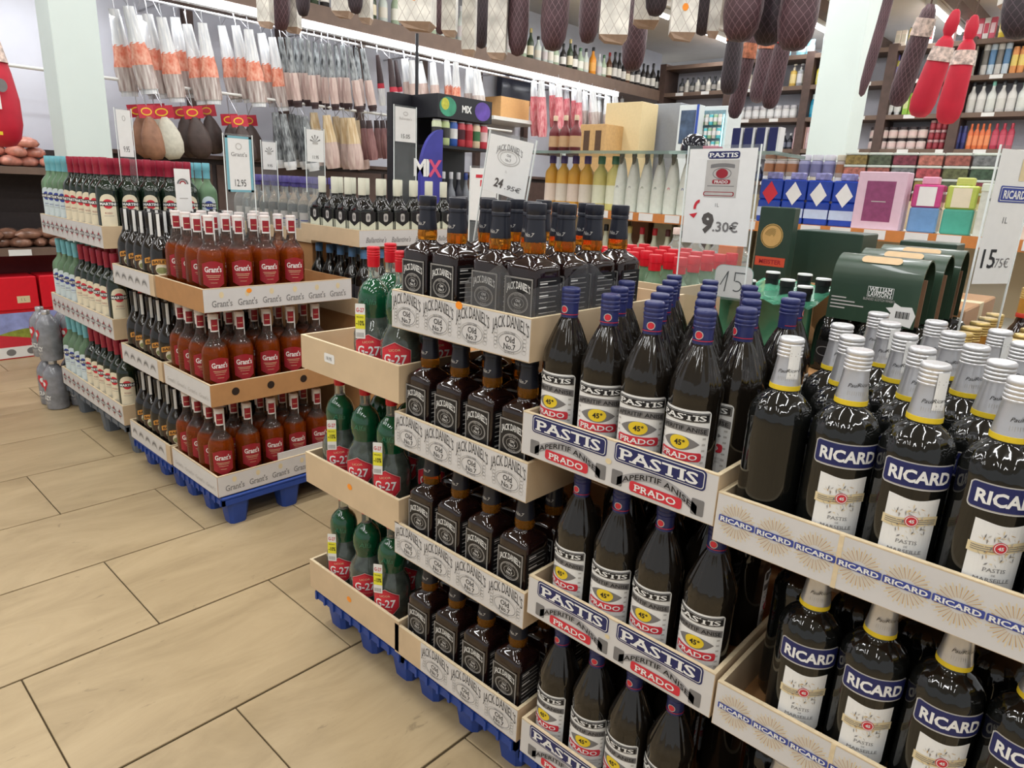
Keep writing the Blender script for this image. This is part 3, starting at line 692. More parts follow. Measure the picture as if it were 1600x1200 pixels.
# --- red-label whisky, clear glass with amber spirit
G_WHISKY = M('amber_whisky_glass', (186, 92, 40), 0.05, trans=0.7, ior=1.3, var=0)
def g_whisky():
    mt = G_WHISKY; nt = mt.node_tree; b = nt.nodes['Principled BSDF']
    tc = nt.nodes.new('ShaderNodeTexCoord'); sx = nt.nodes.new('ShaderNodeSeparateXYZ'); rp = nt.nodes.new('ShaderNodeValToRGB')
    rp.color_ramp.elements[0].position = 0.0; rp.color_ramp.elements[0].color = (*lin((104, 34, 10)), 1)
    rp.color_ramp.elements[1].position = 0.218; rp.color_ramp.elements[1].color = (*lin((188, 84, 22)), 1)
    q = rp.color_ramp.elements.new(0.224); q.color = (*lin((176, 150, 138)), 1)
    nt.links.new(tc.outputs['Object'], sx.inputs[0]); nt.links.new(sx.outputs['Z'], rp.inputs[0]); nt.links.new(rp.outputs[0], b.inputs['Base Color'])
    mr = nt.nodes.new('ShaderNodeMapRange'); mr.inputs[1].default_value = 0.21; mr.inputs[2].default_value = 0.23; mr.inputs[3].default_value = 0.66; mr.inputs[4].default_value = 0.9
    nt.links.new(sx.outputs['Z'], mr.inputs[0]); nt.links.new(mr.outputs[0], b.inputs['Transmission Weight'])
g_whisky()
trif = lambda a, z: 1 + (0.03 * math.cos(3 * (a + PI / 2)) if z < 0.19 else 0.03 * math.cos(3 * (a + PI / 2)) * max(0, 1 - (z - 0.19) / 0.05))
w_body = lathe_me('body', [(0.036, 0), (0.046, 0.003), (0.0495, 0.012), (0.0495, 0.06), (0.0495, 0.11), (0.0495, 0.185), (0.0475, 0.202), (0.042, 0.217), (0.034, 0.229), (0.0255, 0.240), (0.020, 0.252), (0.0175, 0.265), (0.0172, 0.30)], G_WHISKY, 36, 60, mod=trif)
sl, cp = cap_prof(0.288, 0.345, 0.0178, 2)
w_cap = lathe_me('cap', sl[:1] + [(0.0182, 0.31)] + cp, M('pearl_cap', (226, 214, 210), 0.3, var=0.04), 20)
p = Print(); p.rect(-0.017, 0.017, 0.276, 0.335, WHITE, 0, 6); p.rect(-0.013, 0.013, 0.282, 0.325, DRED, 1, 6); p.rect(-0.009, 0.009, 0.300, 0.302, SAND, 2, 4)
w_neck = p.build_me('neck_label', map_round(0.0196))
p = Print(); p.rect(-0.005, 0.006, 0.235, 0.343, WHITE, 0, 3); w_strip = p.build_me('tax_strip', lambda x, z, o: (0.0205 * math.sin(x / 0.02 + 1.0), -0.0205 * math.cos(x / 0.02 + 1.0), z))
p = Print(); hexa = [(-0.040, 0.042), (0, 0.020), (0.040, 0.042), (0.040, 0.118), (0.010, 0.128), (-0.010, 0.128), (-0.040, 0.118)]
fan(p, hexa, M('claret_label', (150, 32, 44), 0.4, var=0.04), 0); p.text("Grant's", 0, 0.098, 0.021, WHITE, 1, w=0.062, bold=0.02, serif=0.05); p.rect(-0.026, 0.026, 0.074, 0.0755, SAND, 1, 6); p.rect(-0.022, 0.022, 0.068, 0.0693, SAND, 1, 6); p.rect(-0.018, 0.018, 0.060, 0.061, SAND, 1, 6); p.rect(-0.012, 0.012, 0.047, 0.048, SAND, 1, 4)
w_label = p.build_me('label', lambda x, z, o: ((0.0520 + o) * math.sin(x / 0.052), -(0.0520 + o) * math.cos(x / 0.052), z + 0.052))
WHISKY = Kind('amber_whisky_bottle', 'bottle', [('body', w_body, None, None), ('cap', w_cap, None, None), ('neck_label', w_neck, None, 'dark red neck label'), ('tax_strip', w_strip, None, 'white paper strip'), ('label', w_label, None, 'claret shield label with white lettering')])

# --- dark cream liqueur
b_body = lathe_me('body', [(0.034, 0), (0.042, 0.003), (0.044, 0.01), (0.044, 0.15), (0.043, 0.172), (0.039, 0.190), (0.031, 0.208), (0.023, 0.222), (0.0175, 0.238), (0.0155, 0.25), (0.0150, 0.29)], G_DARK, 32, 70, mod=flute(14, 0.02, 0.17, 0.235))
b_cap = lathe_me('cap', [(0.0168, 0.262), (0.0172, 0.30), (0.0178, 0.301), (0.0178, 0.326), (0.0165, 0.329)], M('black_cap_matt', (30, 28, 30), 0.4, var=0.05), 20)
p = Print(); p.rrect(0, 0.060, 0.070, 0.075, 0.02, M('brown_label', (74, 52, 38), 0.5, var=0.1), 0); p.ell(0, 0.052, 0.024, 0.024, CREAM, 1); p.ell(0, 0.047, 0.022, 0.013, M('meadow_print', (142, 146, 96), 0.6, var=0.2), 2)
p.rrect(0, 0.083, 0.084, 0.022, 0.003, M('amber_ink', (206, 142, 62), 0.45, var=0.06), 2, arc=lambda X: -X * X * 4); p.text('BAILEYS', 0, 0.083, 0.0125, BLACK, 3, w=0.07, bold=0.02, arc=lambda X: -X * X * 4)
p.v = [(x, z + 0.052, l) for x, z, l in p.v]; b_label = p.build_me('label', map_round(0.0444))
p = Print(); p.rect(-0.006, 0.006, 0.235, 0.327, WHITE, 0, 3); b_strip = p.build_me('tax_strip', map_round(0.0183))
CREAML = Kind('cream_liqueur_bottle', 'bottle', [('body', b_body, None, None), ('cap', b_cap, None, None), ('label', b_label, None, 'brown label with amber ribbon'), ('tax_strip', b_strip, None, 'white paper strip')])

# --- vermouth, dark with red cap / pale with teal cap
G_VERM = M('dark_green_glass', (20, 34, 24), 0.06, spec=0.6, var=0.2, scale=9, coat=0.3)
G_PALE = M('pale_green_glass', (150, 186, 150), 0.05, trans=0.6, ior=1.25, var=0)
vp = [(0.036, 0), (0.043, 0.003), (0.0455, 0.01), (0.0455, 0.12), (0.0455, 0.250), (0.042, 0.268), (0.034, 0.282), (0.023, 0.295), (0.0172, 0.307), (0.0155, 0.32), (0.015, 0.35)]
v_low = lathe_me('body', [q for q in vp], G_VERM, 28); v_pale = lathe_me('body', vp, G_PALE, 28)
def v_lab(dark):
    p = Print(); p.strip(-0.036, 0.036, lambda x: 0.165 + 0.036 * math.sqrt(max(0, 1 - (x / 0.0361) ** 2)), lambda x: 0.035, CREAM if dark else M('icy_label', (206, 220, 224), 0.5, var=0.03), 0, 14)
    p.ell(0, 0.158, 0.021, 0.021, RED if dark else BLUEINK, 1); p.rect(-0.038, 0.038, 0.149, 0.168, BLACK, 2, 16); p.text('MARTINI', 0, 0.1585, 0.0120, WHITE, 3, w=0.068, bold=0.04)
    p.text('ROSSO' if dark else 'BIANCO', 0, 0.118, 0.008, DRED if dark else BLUEINK, 1, w=0.03); p.rect(-0.02, 0.02, 0.105, 0.1065, GREY, 1, 4); p.rect(-0.02, 0.02, 0.06, 0.061, LGREY, 1, 4)
    p.v = [(x, z * 1.02 + 0.032, l) for x, z, l in p.v]
    return p.build_me('label', map_round(0.0460))
VRED = M('claret_cap', (158, 40, 62), 0.35, var=0.05); VTEAL = M('teal_cap', (120, 190, 204), 0.35, var=0.05)
vcp = [(0.0166, 0.322), (0.0166, 0.36), (0.0180, 0.362), (0.0180, 0.394), (0.0168, 0.398)]
VERM = Kind('vermouth_bottle', 'bottle', [('body', v_low, None, None), ('cap', lathe_me('cap', vcp, VRED, 18), None, 'claret cap'), ('label', v_lab(True), None, 'cream arched label')])
VERMW = Kind('pale_vermouth_bottle', 'bottle', [('body', v_pale, None, None), ('cap', lathe_me('cap', vcp, VTEAL, 18), None, 'teal cap'), ('label', v_lab(False), None, 'icy blue arched label')])

RN = random.Random(11)
def jit(a): return RN.uniform(-a, a)
ROWN = ['front', 'second', 'third', 'fourth', 'fifth']

def rows(kind, desc, trayname, pts_rows, z, rot, group, jr=0.2, skipf=None):
    """pts_rows: list of rows, each a list of (x, y); labels count from the left end of each row"""
    for ri, row in enumerate(pts_rows):
        for ci, (x, y) in enumerate(row):
            sk = skipf(ri, ci) if skipf else ()
            rz_ = rot if not isinstance(rot, list) else (rot[ri][ci] if ri < len(rot) and ci < len(rot[ri]) else RN.uniform(-3, 3))
            kind.place((x + jit(0.0004), y + jit(0.0004), z), rz_ + jit(jr), f'{desc}, {trayname}, {ROWN[ri]} row, {nth(ci)} from left', group, sk)

# pastis
PX = [[(-0.827, 1.079), (-0.731, 1.078), (-0.636, 1.078), (-0.536, 1.079)],
      [(-0.779, 1.177), (-0.684, 1.176), (-0.588, 1.175), (-0.502, 1.165)],
      [(-0.827, 1.276), (-0.732, 1.275), (-0.637, 1.275), (-0.542, 1.272)],
      [(-0.779, 1.378), (-0.684, 1.376), (-0.588, 1.375), (-0.502, 1.362)],
      [(-0.827, 1.478), (-0.732, 1.476), (-0.637, 1.476), (-0.530, 1.470)]]
rows(PASTIS, 'navy-capped dark pastis bottle', 'top tray', PX, 0.869, [[-0.05, 0.42, 0.36, 0.08], [0.2, -0.3, 0.5, -0.6]], 'navy-capped pastis bottles', 0.06)
XM = [[-0.764, -0.666, -0.566, -0.460], [-0.785, -0.688, -0.592, -0.497]]
for t, z in enumerate((0.503, 0.129)):
    rows(PASTIS, 'navy-capped dark pastis bottle', ['middle tray', 'lowest tray'][t], [[(XM[t][c], 1.081) for c in range(4)], [(-0.735 + 0.097 * c + 0.025 * (1 - t), 1.178) for c in range(3)], [(-0.780 + 0.102 * c + 0.004 * t, 1.276) for c in range(4)]], z, [[-0.05, 0.22, -0.05, 0.02]], 'navy-capped pastis bottles', 0.06)
# silver-capped aniseed
AX = [[(-0.386, 1.081), (-0.286, 1.081), (-0.186, 1.081), (-0.086, 1.081), (0.015, 1.081)],
      [(-0.328, 1.183), (-0.226, 1.183), (-0.124, 1.183), (-0.022, 1.183)],
      [(-0.376, 1.285), (-0.274, 1.285), (-0.172, 1.285), (-0.070, 1.285), (0.031, 1.285)],
      [(-0.326, 1.390), (-0.224, 1.388), (-0.122, 1.388), (-0.020, 1.388)],
      [(-0.374, 1.494), (-0.272, 1.494), (-0.170, 1.494), (-0.070, 1.494), (0.031, 1.494)]]
def sk_r(ri, ci): return () if (ri * 3 + ci * 2) % 4 in (0, 1) else ('tax_strip',)
rows(RICARD, 'silver-capped black aniseed bottle', 'top tray', AX[:1], 0.845, 0.42, 'silver-capped aniseed bottles', 0.10, lambda r, c: ('name_band', 'label') if c == 0 else sk_r(r, c))
for ri in range(1, 5):
    for ci, (x, y) in enumerate(AX[ri]):
        RICARD.place((x, y, 0.845), 0.4 + jit(0.3), f'silver-capped black aniseed bottle, top tray, {ROWN[ri]} row, {nth(ci)} from left', 'silver-capped aniseed bottles', sk_r(ri, ci))
for t, z in enumerate((0.497, 0.127)):
    rows(RICARD, 'silver-capped black aniseed bottle', ['middle tray', 'lowest tray'][t], [[(-0.282 + 0.1 * c, 1.083) for c in range(4)]], z, 0.36, 'silver-capped aniseed bottles', 0.1, lambda r, c: ('tax_strip',))
    for c in range(4): RICARD.place((-0.334 + 0.101 * c, 1.190, z), 2.5 + jit(0.6), f'silver-capped black aniseed bottle, {["middle", "lowest"][t]} tray, second row, {nth(c)} from left', 'silver-capped aniseed bottles', ('tax_strip', 'signature'))
# square whiskey
JX = [-1.262, -1.160, -1.025, -0.928]
rows(JD, 'square black-label whiskey bottle', 'top tray', [[(x, 1.078 + 0.099 * k) for x in JX] for k in range(4)], 1.065, 0.0, 'square whiskey bottles', 0.03)
for t in range(1, 4):
    rows(JD, 'square black-label whiskey bottle', TIERN[t] + ' tier', [[(-1.248 + 0.012 * (t > 1) + 0.1075 * c, 1.080 + 0.105 * k) for c in range(4)] for k in range(3)], J_Z[t] + 0.007, 0.0, 'square whiskey bottles', 0.05)
# green liqueur: two or three left in each crate
GL = [[(-1.490, 1.09), (-1.373, 1.09), (-1.36, 1.208), (-1.555, 1.195), (-1.45, 1.22)], [(-1.660, 1.090), (-1.535, 1.09), (-1.415, 1.09), (-1.360, 1.200), (-1.600, 1.200), (-1.478, 1.202)], [(-1.655, 1.09), (-1.535, 1.09), (-1.415, 1.09), (-1.360, 1.200), (-1.600, 1.200), (-1.478, 1.202)]]
for t in range(3):
    for c, (x, y) in enumerate(GL[t]):
        LIQ.place((x, y, G_Z[t] + 0.007), 0.75 + jit(0.25), f'green hourglass liqueur bottle, red cap, {["top", "middle", "lowest"][t]} crate, {"nearest row" if y < 1.14 else "behind"}, {nth(c)}', 'green liqueur bottles', () if c in (0, 2) else ('promo_tag',))
# red-label whisky
gx = [-2.612, -2.718, -2.822, -2.918]
for t in range(3):
    ys = [[1.165, 1.275, 1.388, 1.500], [1.15, 1.26, 1.37, 1.48, 1.6], [1.15, 1.26, 1.37, 1.48, 1.59]][t]
    for ci, x in enumerate(gx):
        for ri, y in enumerate(ys):
            if t and ci > 1 and ri > 1: continue
            WHISKY.place((x, y + jit(0.004), GZ[t] + 0.007), PI / 2 - 0.25 + jit(0.12), f'amber claret-label whisky bottle, {["top", "middle", "lowest"][t]} tray, {["outer", "second", "third", "inner"][ci]} column, {nth(ri)} from aisle', 'claret-label whisky bottles')
    for ci in range(5):
        for ri in range(5):
            if t and ci > 1 and ri > 1: continue
            CREAML.place((-3.05 - 0.092 * ci + jit(0.003), 1.15 + 0.1 * ri, GZ[t] + 0.004), PI / 2 - 0.3 + jit(0.2), f'dark cream-liqueur bottle, {["top", "middle", "lowest"][t]} lens tray, {nth(ci)} column from corner, {nth(ri)} deep', 'dark cream-liqueur bottles')
    for ci in range(10):
        for ri in range(6):
            if (t and (ri > 1 and ci > 0)) or (t == 0 and ri > 2 and ci > 2): continue
            pale = ci > 5 or (ri == 5) or (ci == 3 and ri == 3)
            (VERMW if pale else VERM).place((-3.605 - 0.094 * ci, 1.143 + 0.094 * ri, MZ[t] + 0.007), (0.55 if ci else PI / 2 - 0.35) + jit(0.15), f'{"pale teal-capped" if pale else "dark claret-capped"} vermouth bottle, {["top", "middle", "lowest"][t]} tray, {nth(ci)} from corner, {nth(ri)} deep', 'pale vermouth bottles' if pale else 'dark vermouth bottles')

# ------------------------------------------------------------------ simple goods (shared meshes)
_gm = {}
def gcol(rgb, rough=0.35, **k): return M('goods_%d_%d_%d' % rgb + ('_m' if k.get('metal') else '') + ('_t' if k.get('trans') else ''), rgb, rough, var=k.pop('var', 0.04), **k)
def good(shape, w, h, cols):
    """one small product mesh; w across, h tall, cols = colours of body, cap / lid, label"""
    key = (shape, round(w, 4), round(h, 4), tuple(cols))
    if key in _gm: return _gm[key]
    ms = [c if not isinstance(c, tuple) else gcol(c) for c in cols]
    while len(ms) < 3: ms.append(ms[-1])
    r = w / 2; b = MB()
    if shape == 'box':
        b.box(-r, r, -r * 0.7, r * 0.7, 0, h, 0, 0.004); b.box(-r * 0.75, r * 0.75, -r * 0.7 - 0.001, -r * 0.7, h * 0.3, h * 0.75, 2)
    elif shape == 'jar':
        b.lathe([(r * 0.9, 0), (r, h * 0.06), (r, h * 0.68), (r * 0.86, h * 0.74)], 14, 0); b.lathe([(r * 0.95, h * 0.75), (r * 0.97, h * 0.97), (r * 0.9, h)], 14, 1)
        b.lathe([(r * 1.01, h * 0.2), (r * 1.01, h * 0.58)], 14, 2)
    elif shape == 'bottle':
        b.lathe([(r * 0.85, 0), (r, h * 0.03), (r, h * 0.52), (r * 0.9, h * 0.6), (r * 0.5, h * 0.7), (r * 0.36, h * 0.78), (r * 0.36, h * 0.87)], 14, 0)
        b.lathe([(r * 0.42, h * 0.86), (r * 0.42, h * 0.985), (r * 0.36, h)], 12, 1); b.lathe([(r * 1.015, h * 0.14), (r * 1.015, h * 0.44)], 14, 2)
    elif shape == 'spirit':
        b.lathe([(r * 0.9, 0), (r, h * 0.03), (r, h * 0.64), (r * 0.92, h * 0.70), (r * 0.55, h * 0.77), (r * 0.4, h * 0.81), (r * 0.4, h * 0.86)], 14, 0)
        b.lathe([(r * 0.5, h * 0.85), (r * 0.5, h * 0.985), (r * 0.44, h)], 12, 1); b.lathe([(r * 1.015, h * 0.12), (r * 1.015, h * 0.46)], 14, 2)
    elif shape == 'flask':
        b.lathe([(r * 0.9, 0), (r, h * 0.03), (r, h * 0.66), (r * 0.7, h * 0.76), (r * 0.4, h * 0.8)], 14, 0, sy=0.6); b.lathe([(r * 0.45, h * 0.79), (r * 0.45, h * 0.97), (r * 0.38, h)], 12, 1, sy=0.9)
        b.lathe([(r * 1.01, h * 0.16), (r * 1.01, h * 0.55)], 14, 2, sy=0.61)
    elif shape == 'tube':
        b.lathe([(r * 0.8, h * 0.14), (r, h * 0.2), (r, h * 0.9), (r, h)], 14, 0, sy=0.55); b.lathe([(r * 0.7, 0), (r * 0.7, h * 0.14)], 12, 1, sy=0.7)
        b.lathe([(r * 1.02, h * 0.45), (r * 1.02, h * 0.75)], 14, 2, sy=0.58)
    elif shape == 'can':
        b.lathe([(r * 0.85, 0), (r, h * 0.05), (r, h * 0.88), (r * 0.82, h * 0.96)], 14, 0); b.lathe([(r * 0.84, h * 0.955), (r * 0.84, h), (r * 0.75, h)], 12, 1); b.lathe([(r * 1.012, h * 0.3), (r * 1.012, h * 0.7)], 14, 2)
    elif shape == 'pump':
        b.lathe([(r * 0.9, 0), (r, h * 0.03), (r, h * 0.66), (r * 0.6, h * 0.72)], 14, 0); b.lathe([(r * 0.35, h * 0.72), (r * 0.35, h * 0.86), (r * 0.12, h * 0.87), (r * 0.12, h * 0.96)], 10, 1); b.box(-r * 0.2, r * 0.7, -r * 0.16, r * 0.16, h * 0.94, h, 1); b.lathe([(r * 1.012, h * 0.15), (r * 1.012, h * 0.55)], 14, 2)
    elif shape == 'bag':
        b.lathe([(r * 0.8, 0), (r, h * 0.1), (r * 0.95, h * 0.5), (r * 0.8, h * 0.75), (r * 0.95, h)], 14, 0, sy=0.4, mod=lambda a, z: 1 + 0.08 * math.sin(5 * a + z * 60)); b.lathe([(r * 1.02, h * 0.25), (r * 1.0, h * 0.6)], 14, 2, sy=0.41)
    me = b.me('goods', ms); smooth_by_angle(me, 40); _gm[key] = me
    return me
def item(shape, name, cat, w, h, cols, loc, rz, label, group):
    o = obj(name, good(shape, w, h, cols), None, loc, rz); return tag(o, label, cat, group)
def line_of(shape, name, cat, w, h, cols, p0, p1, n, desc, where, group, rz=0.0, z=None, first='left'):
    """n things side by side from p0 to p1; cols may be a list of alternatives"""
    p0, p1 = Vector(p0), Vector(p1)
    for i in range(n):
        t = (i + 0.5) / n; p = p0.lerp(p1, t)
        c = cols[i % len(cols)] if isinstance(cols, list) else cols
        item(shape, name, cat, w, h, c, p, rz + jit(0.08), f'{desc}, {nth(i)} from {first}, {where}', group)

# ------------------------------------------------------------------ left wall: posts, header shelf, rails
XB = -6.35
PANEL = M('wall_panel', (206, 208, 218), 0.6, var=0.03, scale=5)
DPANEL = M('dark_panel', (52, 44, 44), 0.6, var=0.1)
struct('wall_left', box_me('wall_left', XB - 0.05, XB, -2, 10.2, 0, CEIL, PANEL))
hd = thing('header_shelf', 'long brown wooden header shelf running along the sausage wall', 'shelf', (0, 0, 0))
obj('board', box_me('board', XB, -5.77, 2.2, 9.7, 2.69, 2.83, BROWNW), hd)
hl = obj('light_strip', box_me('light_strip', -5.86, -5.80, 2.2, 8.3, 2.63, 2.69, LH), hd, label='white light strip under the board')
obj('diffuser', box_me('diffuser', -5.80, -5.795, 2.2, 8.3, 2.635, 2.685, M('strip_glow', (245, 250, 255), 0.4, var=0, emit=14.0)), hl)
for k in range(7):
    struct('trim_%d' % (k + 1), box_me('trim', XB, XB + 0.06, 2.72 + 0.85 * k, 2.80 + 0.85 * k, 0.9, 2.69, DARKWOOD))
base = thing('wall_counter', 'dark wooden base cabinet under the hanging sausages', 'cabinet', (0, 0, 0))
obj('body', box_me('body', XB, -6.02, 1.86, 9.0, 0, 1.50, DPANEL), base); obj('top_board', box_me('top_board', XB, -5.98, 1.86, 9.0, 1.50, 1.53, DARKWOOD), base)
for k in range(8): obj('door', box_me('door', -6.02, -6.005, 1.9 + 0.88 * k, 2.74 + 0.88 * k, 0.1, 1.46, DARKWOOD, 0.004), base)
for nm, z, y0, y1, lab in (('upper_hanging_rail', 2.60, 2.2, 8.3, 'upper steel hanging rail of the sausage wall'), ('lower_hanging_rail', 2.02, 1.0, 6.3, 'lower white hanging rail of the sausage wall')):
    r = thing(nm, lab, 'rail', (0, 0, 0))
    mb = MB(); mb.tube((-5.88, y0, z), (-5.88, y1, z), 0.012, 8); obj('bar', mb.me('bar', LH if z < 2.3 else CHROME), r)
    k = 0; y = y0 + 0.2
    while y < y1:
        mb = MB(); mb.tube((XB, y, z), (-5.88, y, z), 0.008, 6); obj('bracket', mb.me('bracket', CHROME), r); y += 1.2

# hanging packs
ST = (1, 1, 0.12)
FOILW = M('frosted_wrap', (196, 200, 206), 0.22, scale=60, coat=0.4, stretch=ST, tint2=(238, 238, 236), bump=0.5)
SAUS = M('grey_pink_sausage', (150, 128, 122), 0.25, scale=60, coat=0.4, stretch=ST, tint2=(220, 212, 206), bump=0.5); DSAUS = M('dark_tip', (56, 40, 42), 0.4, var=0.2)  # SAUS: white highlights on the packs are painted in as pale streaks
STRIPE = M('black_band_wrap', (34, 36, 42), 0.25, scale=55, coat=0.3, stretch=(1, 1, 0.25), tint2=(170, 176, 178))
OLAB = M('orange_pack_label', (212, 104, 74), 0.35, scale=50, stretch=(1, 1, 0.5), tint2=(236, 180, 156)); PSAUS = M('pale_pink_sausage', (176, 146, 140), 0.3, scale=50, stretch=ST, tint2=(216, 198, 188)); BEIGE = M('beige_sausage', (186, 156, 112), 0.3, scale=50, stretch=ST, tint2=(226, 210, 178)); MAROON = M('maroon_sausage', (106, 66, 70), 0.35, scale=50, stretch=ST, tint2=(160, 122, 118))
CARMINE = M('carmine_label', (186, 40, 60), 0.4, var=0.1); GREENP = M('green_pack_end', (60, 112, 84), 0.4, scale=50, stretch=ST, tint2=(190, 196, 180)); PINKP = M('pink_pack', (196, 70, 88), 0.35, scale=45, stretch=(1, 1, 0.3), tint2=(232, 176, 176))
def pack_parts(L, w, zones, fl=0.55, taper=0.55):
    """zones: (name, material, from, to) measured down from the top, in parts of the length"""
    out = []
    for (nm, mt, a, b) in zones:
        b_ = MB(); n = 5
        prof = []
        for i in range(n + 1):
            t = b + (a - b) * i / n
            rr = w / 2 * (taper + (1 - taper) * min(1, t * 1.5)) * (1 if t < 0.95 else 0.85)
            prof.append((rr, -t * L))
        b_.lathe(prof, 14, sy=fl, mod=lambda an, z: 1 + 0.07 * math.sin(4 * an + z * 9) + 0.04 * math.sin(7 * an + z * 31))
        out.append((nm, smooth_by_angle(b_.me(nm, mt), 60)))
    hk = MB(); hk.tube((0, 0, -0.01), (0, 0, 0.09), 0.004, 5); out.append(('hook', hk.me('hook', CHROME)))
    return out
def pack_kind(name, cat, L, w, zones, **k): return Kind(name, cat, [(a, b, None, None) for a, b in pack_parts(L, w, zones, **k)])
K_WHITE = pack_kind('hanging_sausage_pack', 'sausage pack', 0.58, 0.135, [('wrapper', FOILW, 0, 0.42), ('label', OLAB, 0.40, 0.66), ('sausage', SAUS, 0.66, 0.94), ('film_end', FOILW, 0.94, 1.0)])
K_BLACK = pack_kind('hanging_sausage_pack', 'sausage pack', 0.55, 0.085, [('wrapper', STRIPE, 0, 0.5), ('sausage', PSAUS, 0.5, 0.9), ('tip', DSAUS, 0.9, 1.0)])
K_BLACK2 = pack_kind('hanging_sausage_pack', 'sausage pack', 0.46, 0.12, [('wrapper', STRIPE, 0, 0.85), ('tip', FOILW, 0.85, 1.0)])
K_RED = pack_kind('hanging_sausage_pack', 'sausage pack', 0.45, 0.08, [('wrapper', DSAUS, 0, 0.55), ('label', CARMINE, 0.55, 0.65), ('sausage', FOILW, 0.65, 1.0)])
K_LONG = pack_kind('hanging_sausage_pack', 'sausage pack', 0.6, 0.14, [('wrapper', FOILW, 0, 0.35), ('sausage', PSAUS, 0.35, 0.6), ('tip', FOILW, 0.6, 1.0)])
K_BEIGE = pack_kind('hanging_sausage_pack', 'sausage pack', 0.46, 0.15, [('wrapper', BEIGE, 0, 0.5), ('sausage', PSAUS, 0.5, 1.0)])
K_MAROON = pack_kind('hanging_sausage_pack', 'sausage pack', 0.36, 0.1, [('wrapper', DSAUS, 0, 0.2), ('sausage', MAROON, 0.2, 1.0)])
K_PINK = pack_kind('hanging_sausage_pack', 'sausage pack', 0.62, 0.16, [('wrapper', FOILW, 0, 0.28), ('label', PINKP, 0.28, 1.0)])
K_PINKG = pack_kind('hanging_sausage_pack', 'sausage pack', 0.66, 0.16, [('wrapper', FOILW, 0, 0.25), ('label', PINKP, 0.25, 0.8), ('tip', GREENP, 0.8, 1.0)])
K_SNOW = pack_kind('hanging_sausage_pack', 'sausage pack', 0.42, 0.16, [('wrapper', FOILW, 0, 0.6), ('sausage', SAUS, 0.6, 1.0)])
K_OVALW = pack_kind('hanging_ham_piece', 'cured ham', 0.34, 0.14, [('sausage', FOILW, 0.2, 1.0), ('wrapper', CARMINE, 0, 0.18)])
HAMDK = M('dark_cured_ham', (72, 58, 54), 0.5, var=0.2, scale=20)
def oval_kind(mt):
    b = MB().lathe([(0.02, -0.08), (0.05, -0.12), (0.085, -0.2), (0.095, -0.27), (0.085, -0.34), (0.04, -0.385)], 16, sy=0.6)
    c = box_me('header_card', -0.075, 0.075, -0.003, 0.003, -0.09, 0.0, CARMINE)
    q = Print(); q.ell(-0.01, -0.045, 0.045, 0.028, YEL, 1); q.ell(-0.01, -0.045, 0.036, 0.02, RED, 2)
    hk = MB(); hk.tube((0, 0, -0.01), (0, 0, 0.12), 0.004, 5)
    return Kind('hanging_ham_piece', 'cured ham', [('meat', smooth_by_angle(b.me('meat', mt), 60), None, None), ('header_card', c, None, 'red header card'), ('emblem', q.build_me('emblem', map_front(-0.003)), 'header_card', None), ('hook', hk.me('hook', CHROME), None, None)])
K_HAMD, K_HAMB, K_HAMW = oval_kind(HAMDK), oval_kind(M('tan_cured_ham', (150, 108, 84), 0.5, var=0.2, scale=20)), oval_kind(M('mould_white_ham', (206, 202, 186), 0.6, var=0.1, scale=40))
def wire_up(p, r):
    rail = 2.02 if p.z < 1.97 and p.y < 6.2 else 2.60
    v = Vector((-5.88 - p.x, 0, rail - p.z)); q = r.rotation_euler.to_matrix().inverted() @ v
    if v.z < 0.02: return
    mb = MB(); mb.tube((0, 0, 0), q, 0.003, 5); obj('wire', mb.me('wire', CHROME), r)
def hang(kind, pts, desc, group, rz=PI / 2, X=-5.86, lean=-0.14, j=0.05):
    for i, (px, py) in enumerate(pts):
        p = at_x(px, py, X + ((0.0, 0.11, -0.11) if kind.cat != 'cured ham' else (0.0, 0.15, -0.15))[i % 3]); r_ = kind.place(p, rz + jit(0.3), f'{desc}, {nth(i)} from left', group, tilt=(jit(j), lean + jit(j))); wire_up(p, r_)
hang(K_WHITE, [(178, 14), (200, 10), (214, 24), (230, 22), (252, 27), (273, 27), (292, 38), (316, 36), (346, 40), (368, 40), (388, 46), (408, 52), (425, 58)], 'white-topped sausage pack with orange label, upper rail', 'white-topped sausage packs')
hang(K_BLACK, [(438, 58), (449, 58), (460, 60), (470, 60), (481, 63), (492, 65), (503, 68), (513, 68), (524, 70), (535, 70), (546, 74), (556, 74), (566, 76)], 'black-striped sausage pack with pink end, upper rail', 'black-striped sausage packs')
hang(K_RED, [(590, 86), (609, 92), (618, 94)], 'thin dark sausage with carmine band, upper rail', 'thin dark sausages')
hang(K_LONG, [(632, 92), (643, 94), (655, 96), (676, 98)], 'long pale sausage in clear film, upper rail', 'long pale sausages')
hang(K_WHITE, [(698, 95), (712, 97)], 'white sausage pack with orange label right of the post', 'white sausage packs by the post')
hang(K_SNOW, [(733, 106), (745, 110)], 'crumpled silvery pack hanging by the post', 'silvery packs')
hang(K_PINK, [(834, 126), (846, 127)], 'pink sausage pack with frosted top', 'pink sausage packs')
hang(K_PINKG, [(862, 126), (873, 129), (885, 132), (897, 135), (905, 138)], 'pink sausage pack with green end', 'pink and green sausage packs')
hang(K_SNOW, [(914, 140), (926, 142), (937, 144), (949, 147), (961, 150), (972, 154)], 'frosted white pack at far end of the rail', 'frosted packs')
hang(K_HAMB, [(214, 163), (228, 164)], 'tan cured ham under red card, lower rail', 'tan hams')
hang(K_HAMW, [(240, 162), (252, 165)], 'white cured ham piece under red card, lower rail', 'white hams')
hang(K_HAMD, [(283, 166), (300, 166), (322, 164), (358, 178), (372, 180), (388, 180)], 'dark brown cured ham under red card, lower rail', 'dark hams')
hang(K_BLACK2, [(430, 176), (442, 178), (455, 178), (466, 180), (476, 182)], 'black and white sausage pack, lower rail', 'black and white sausage packs')
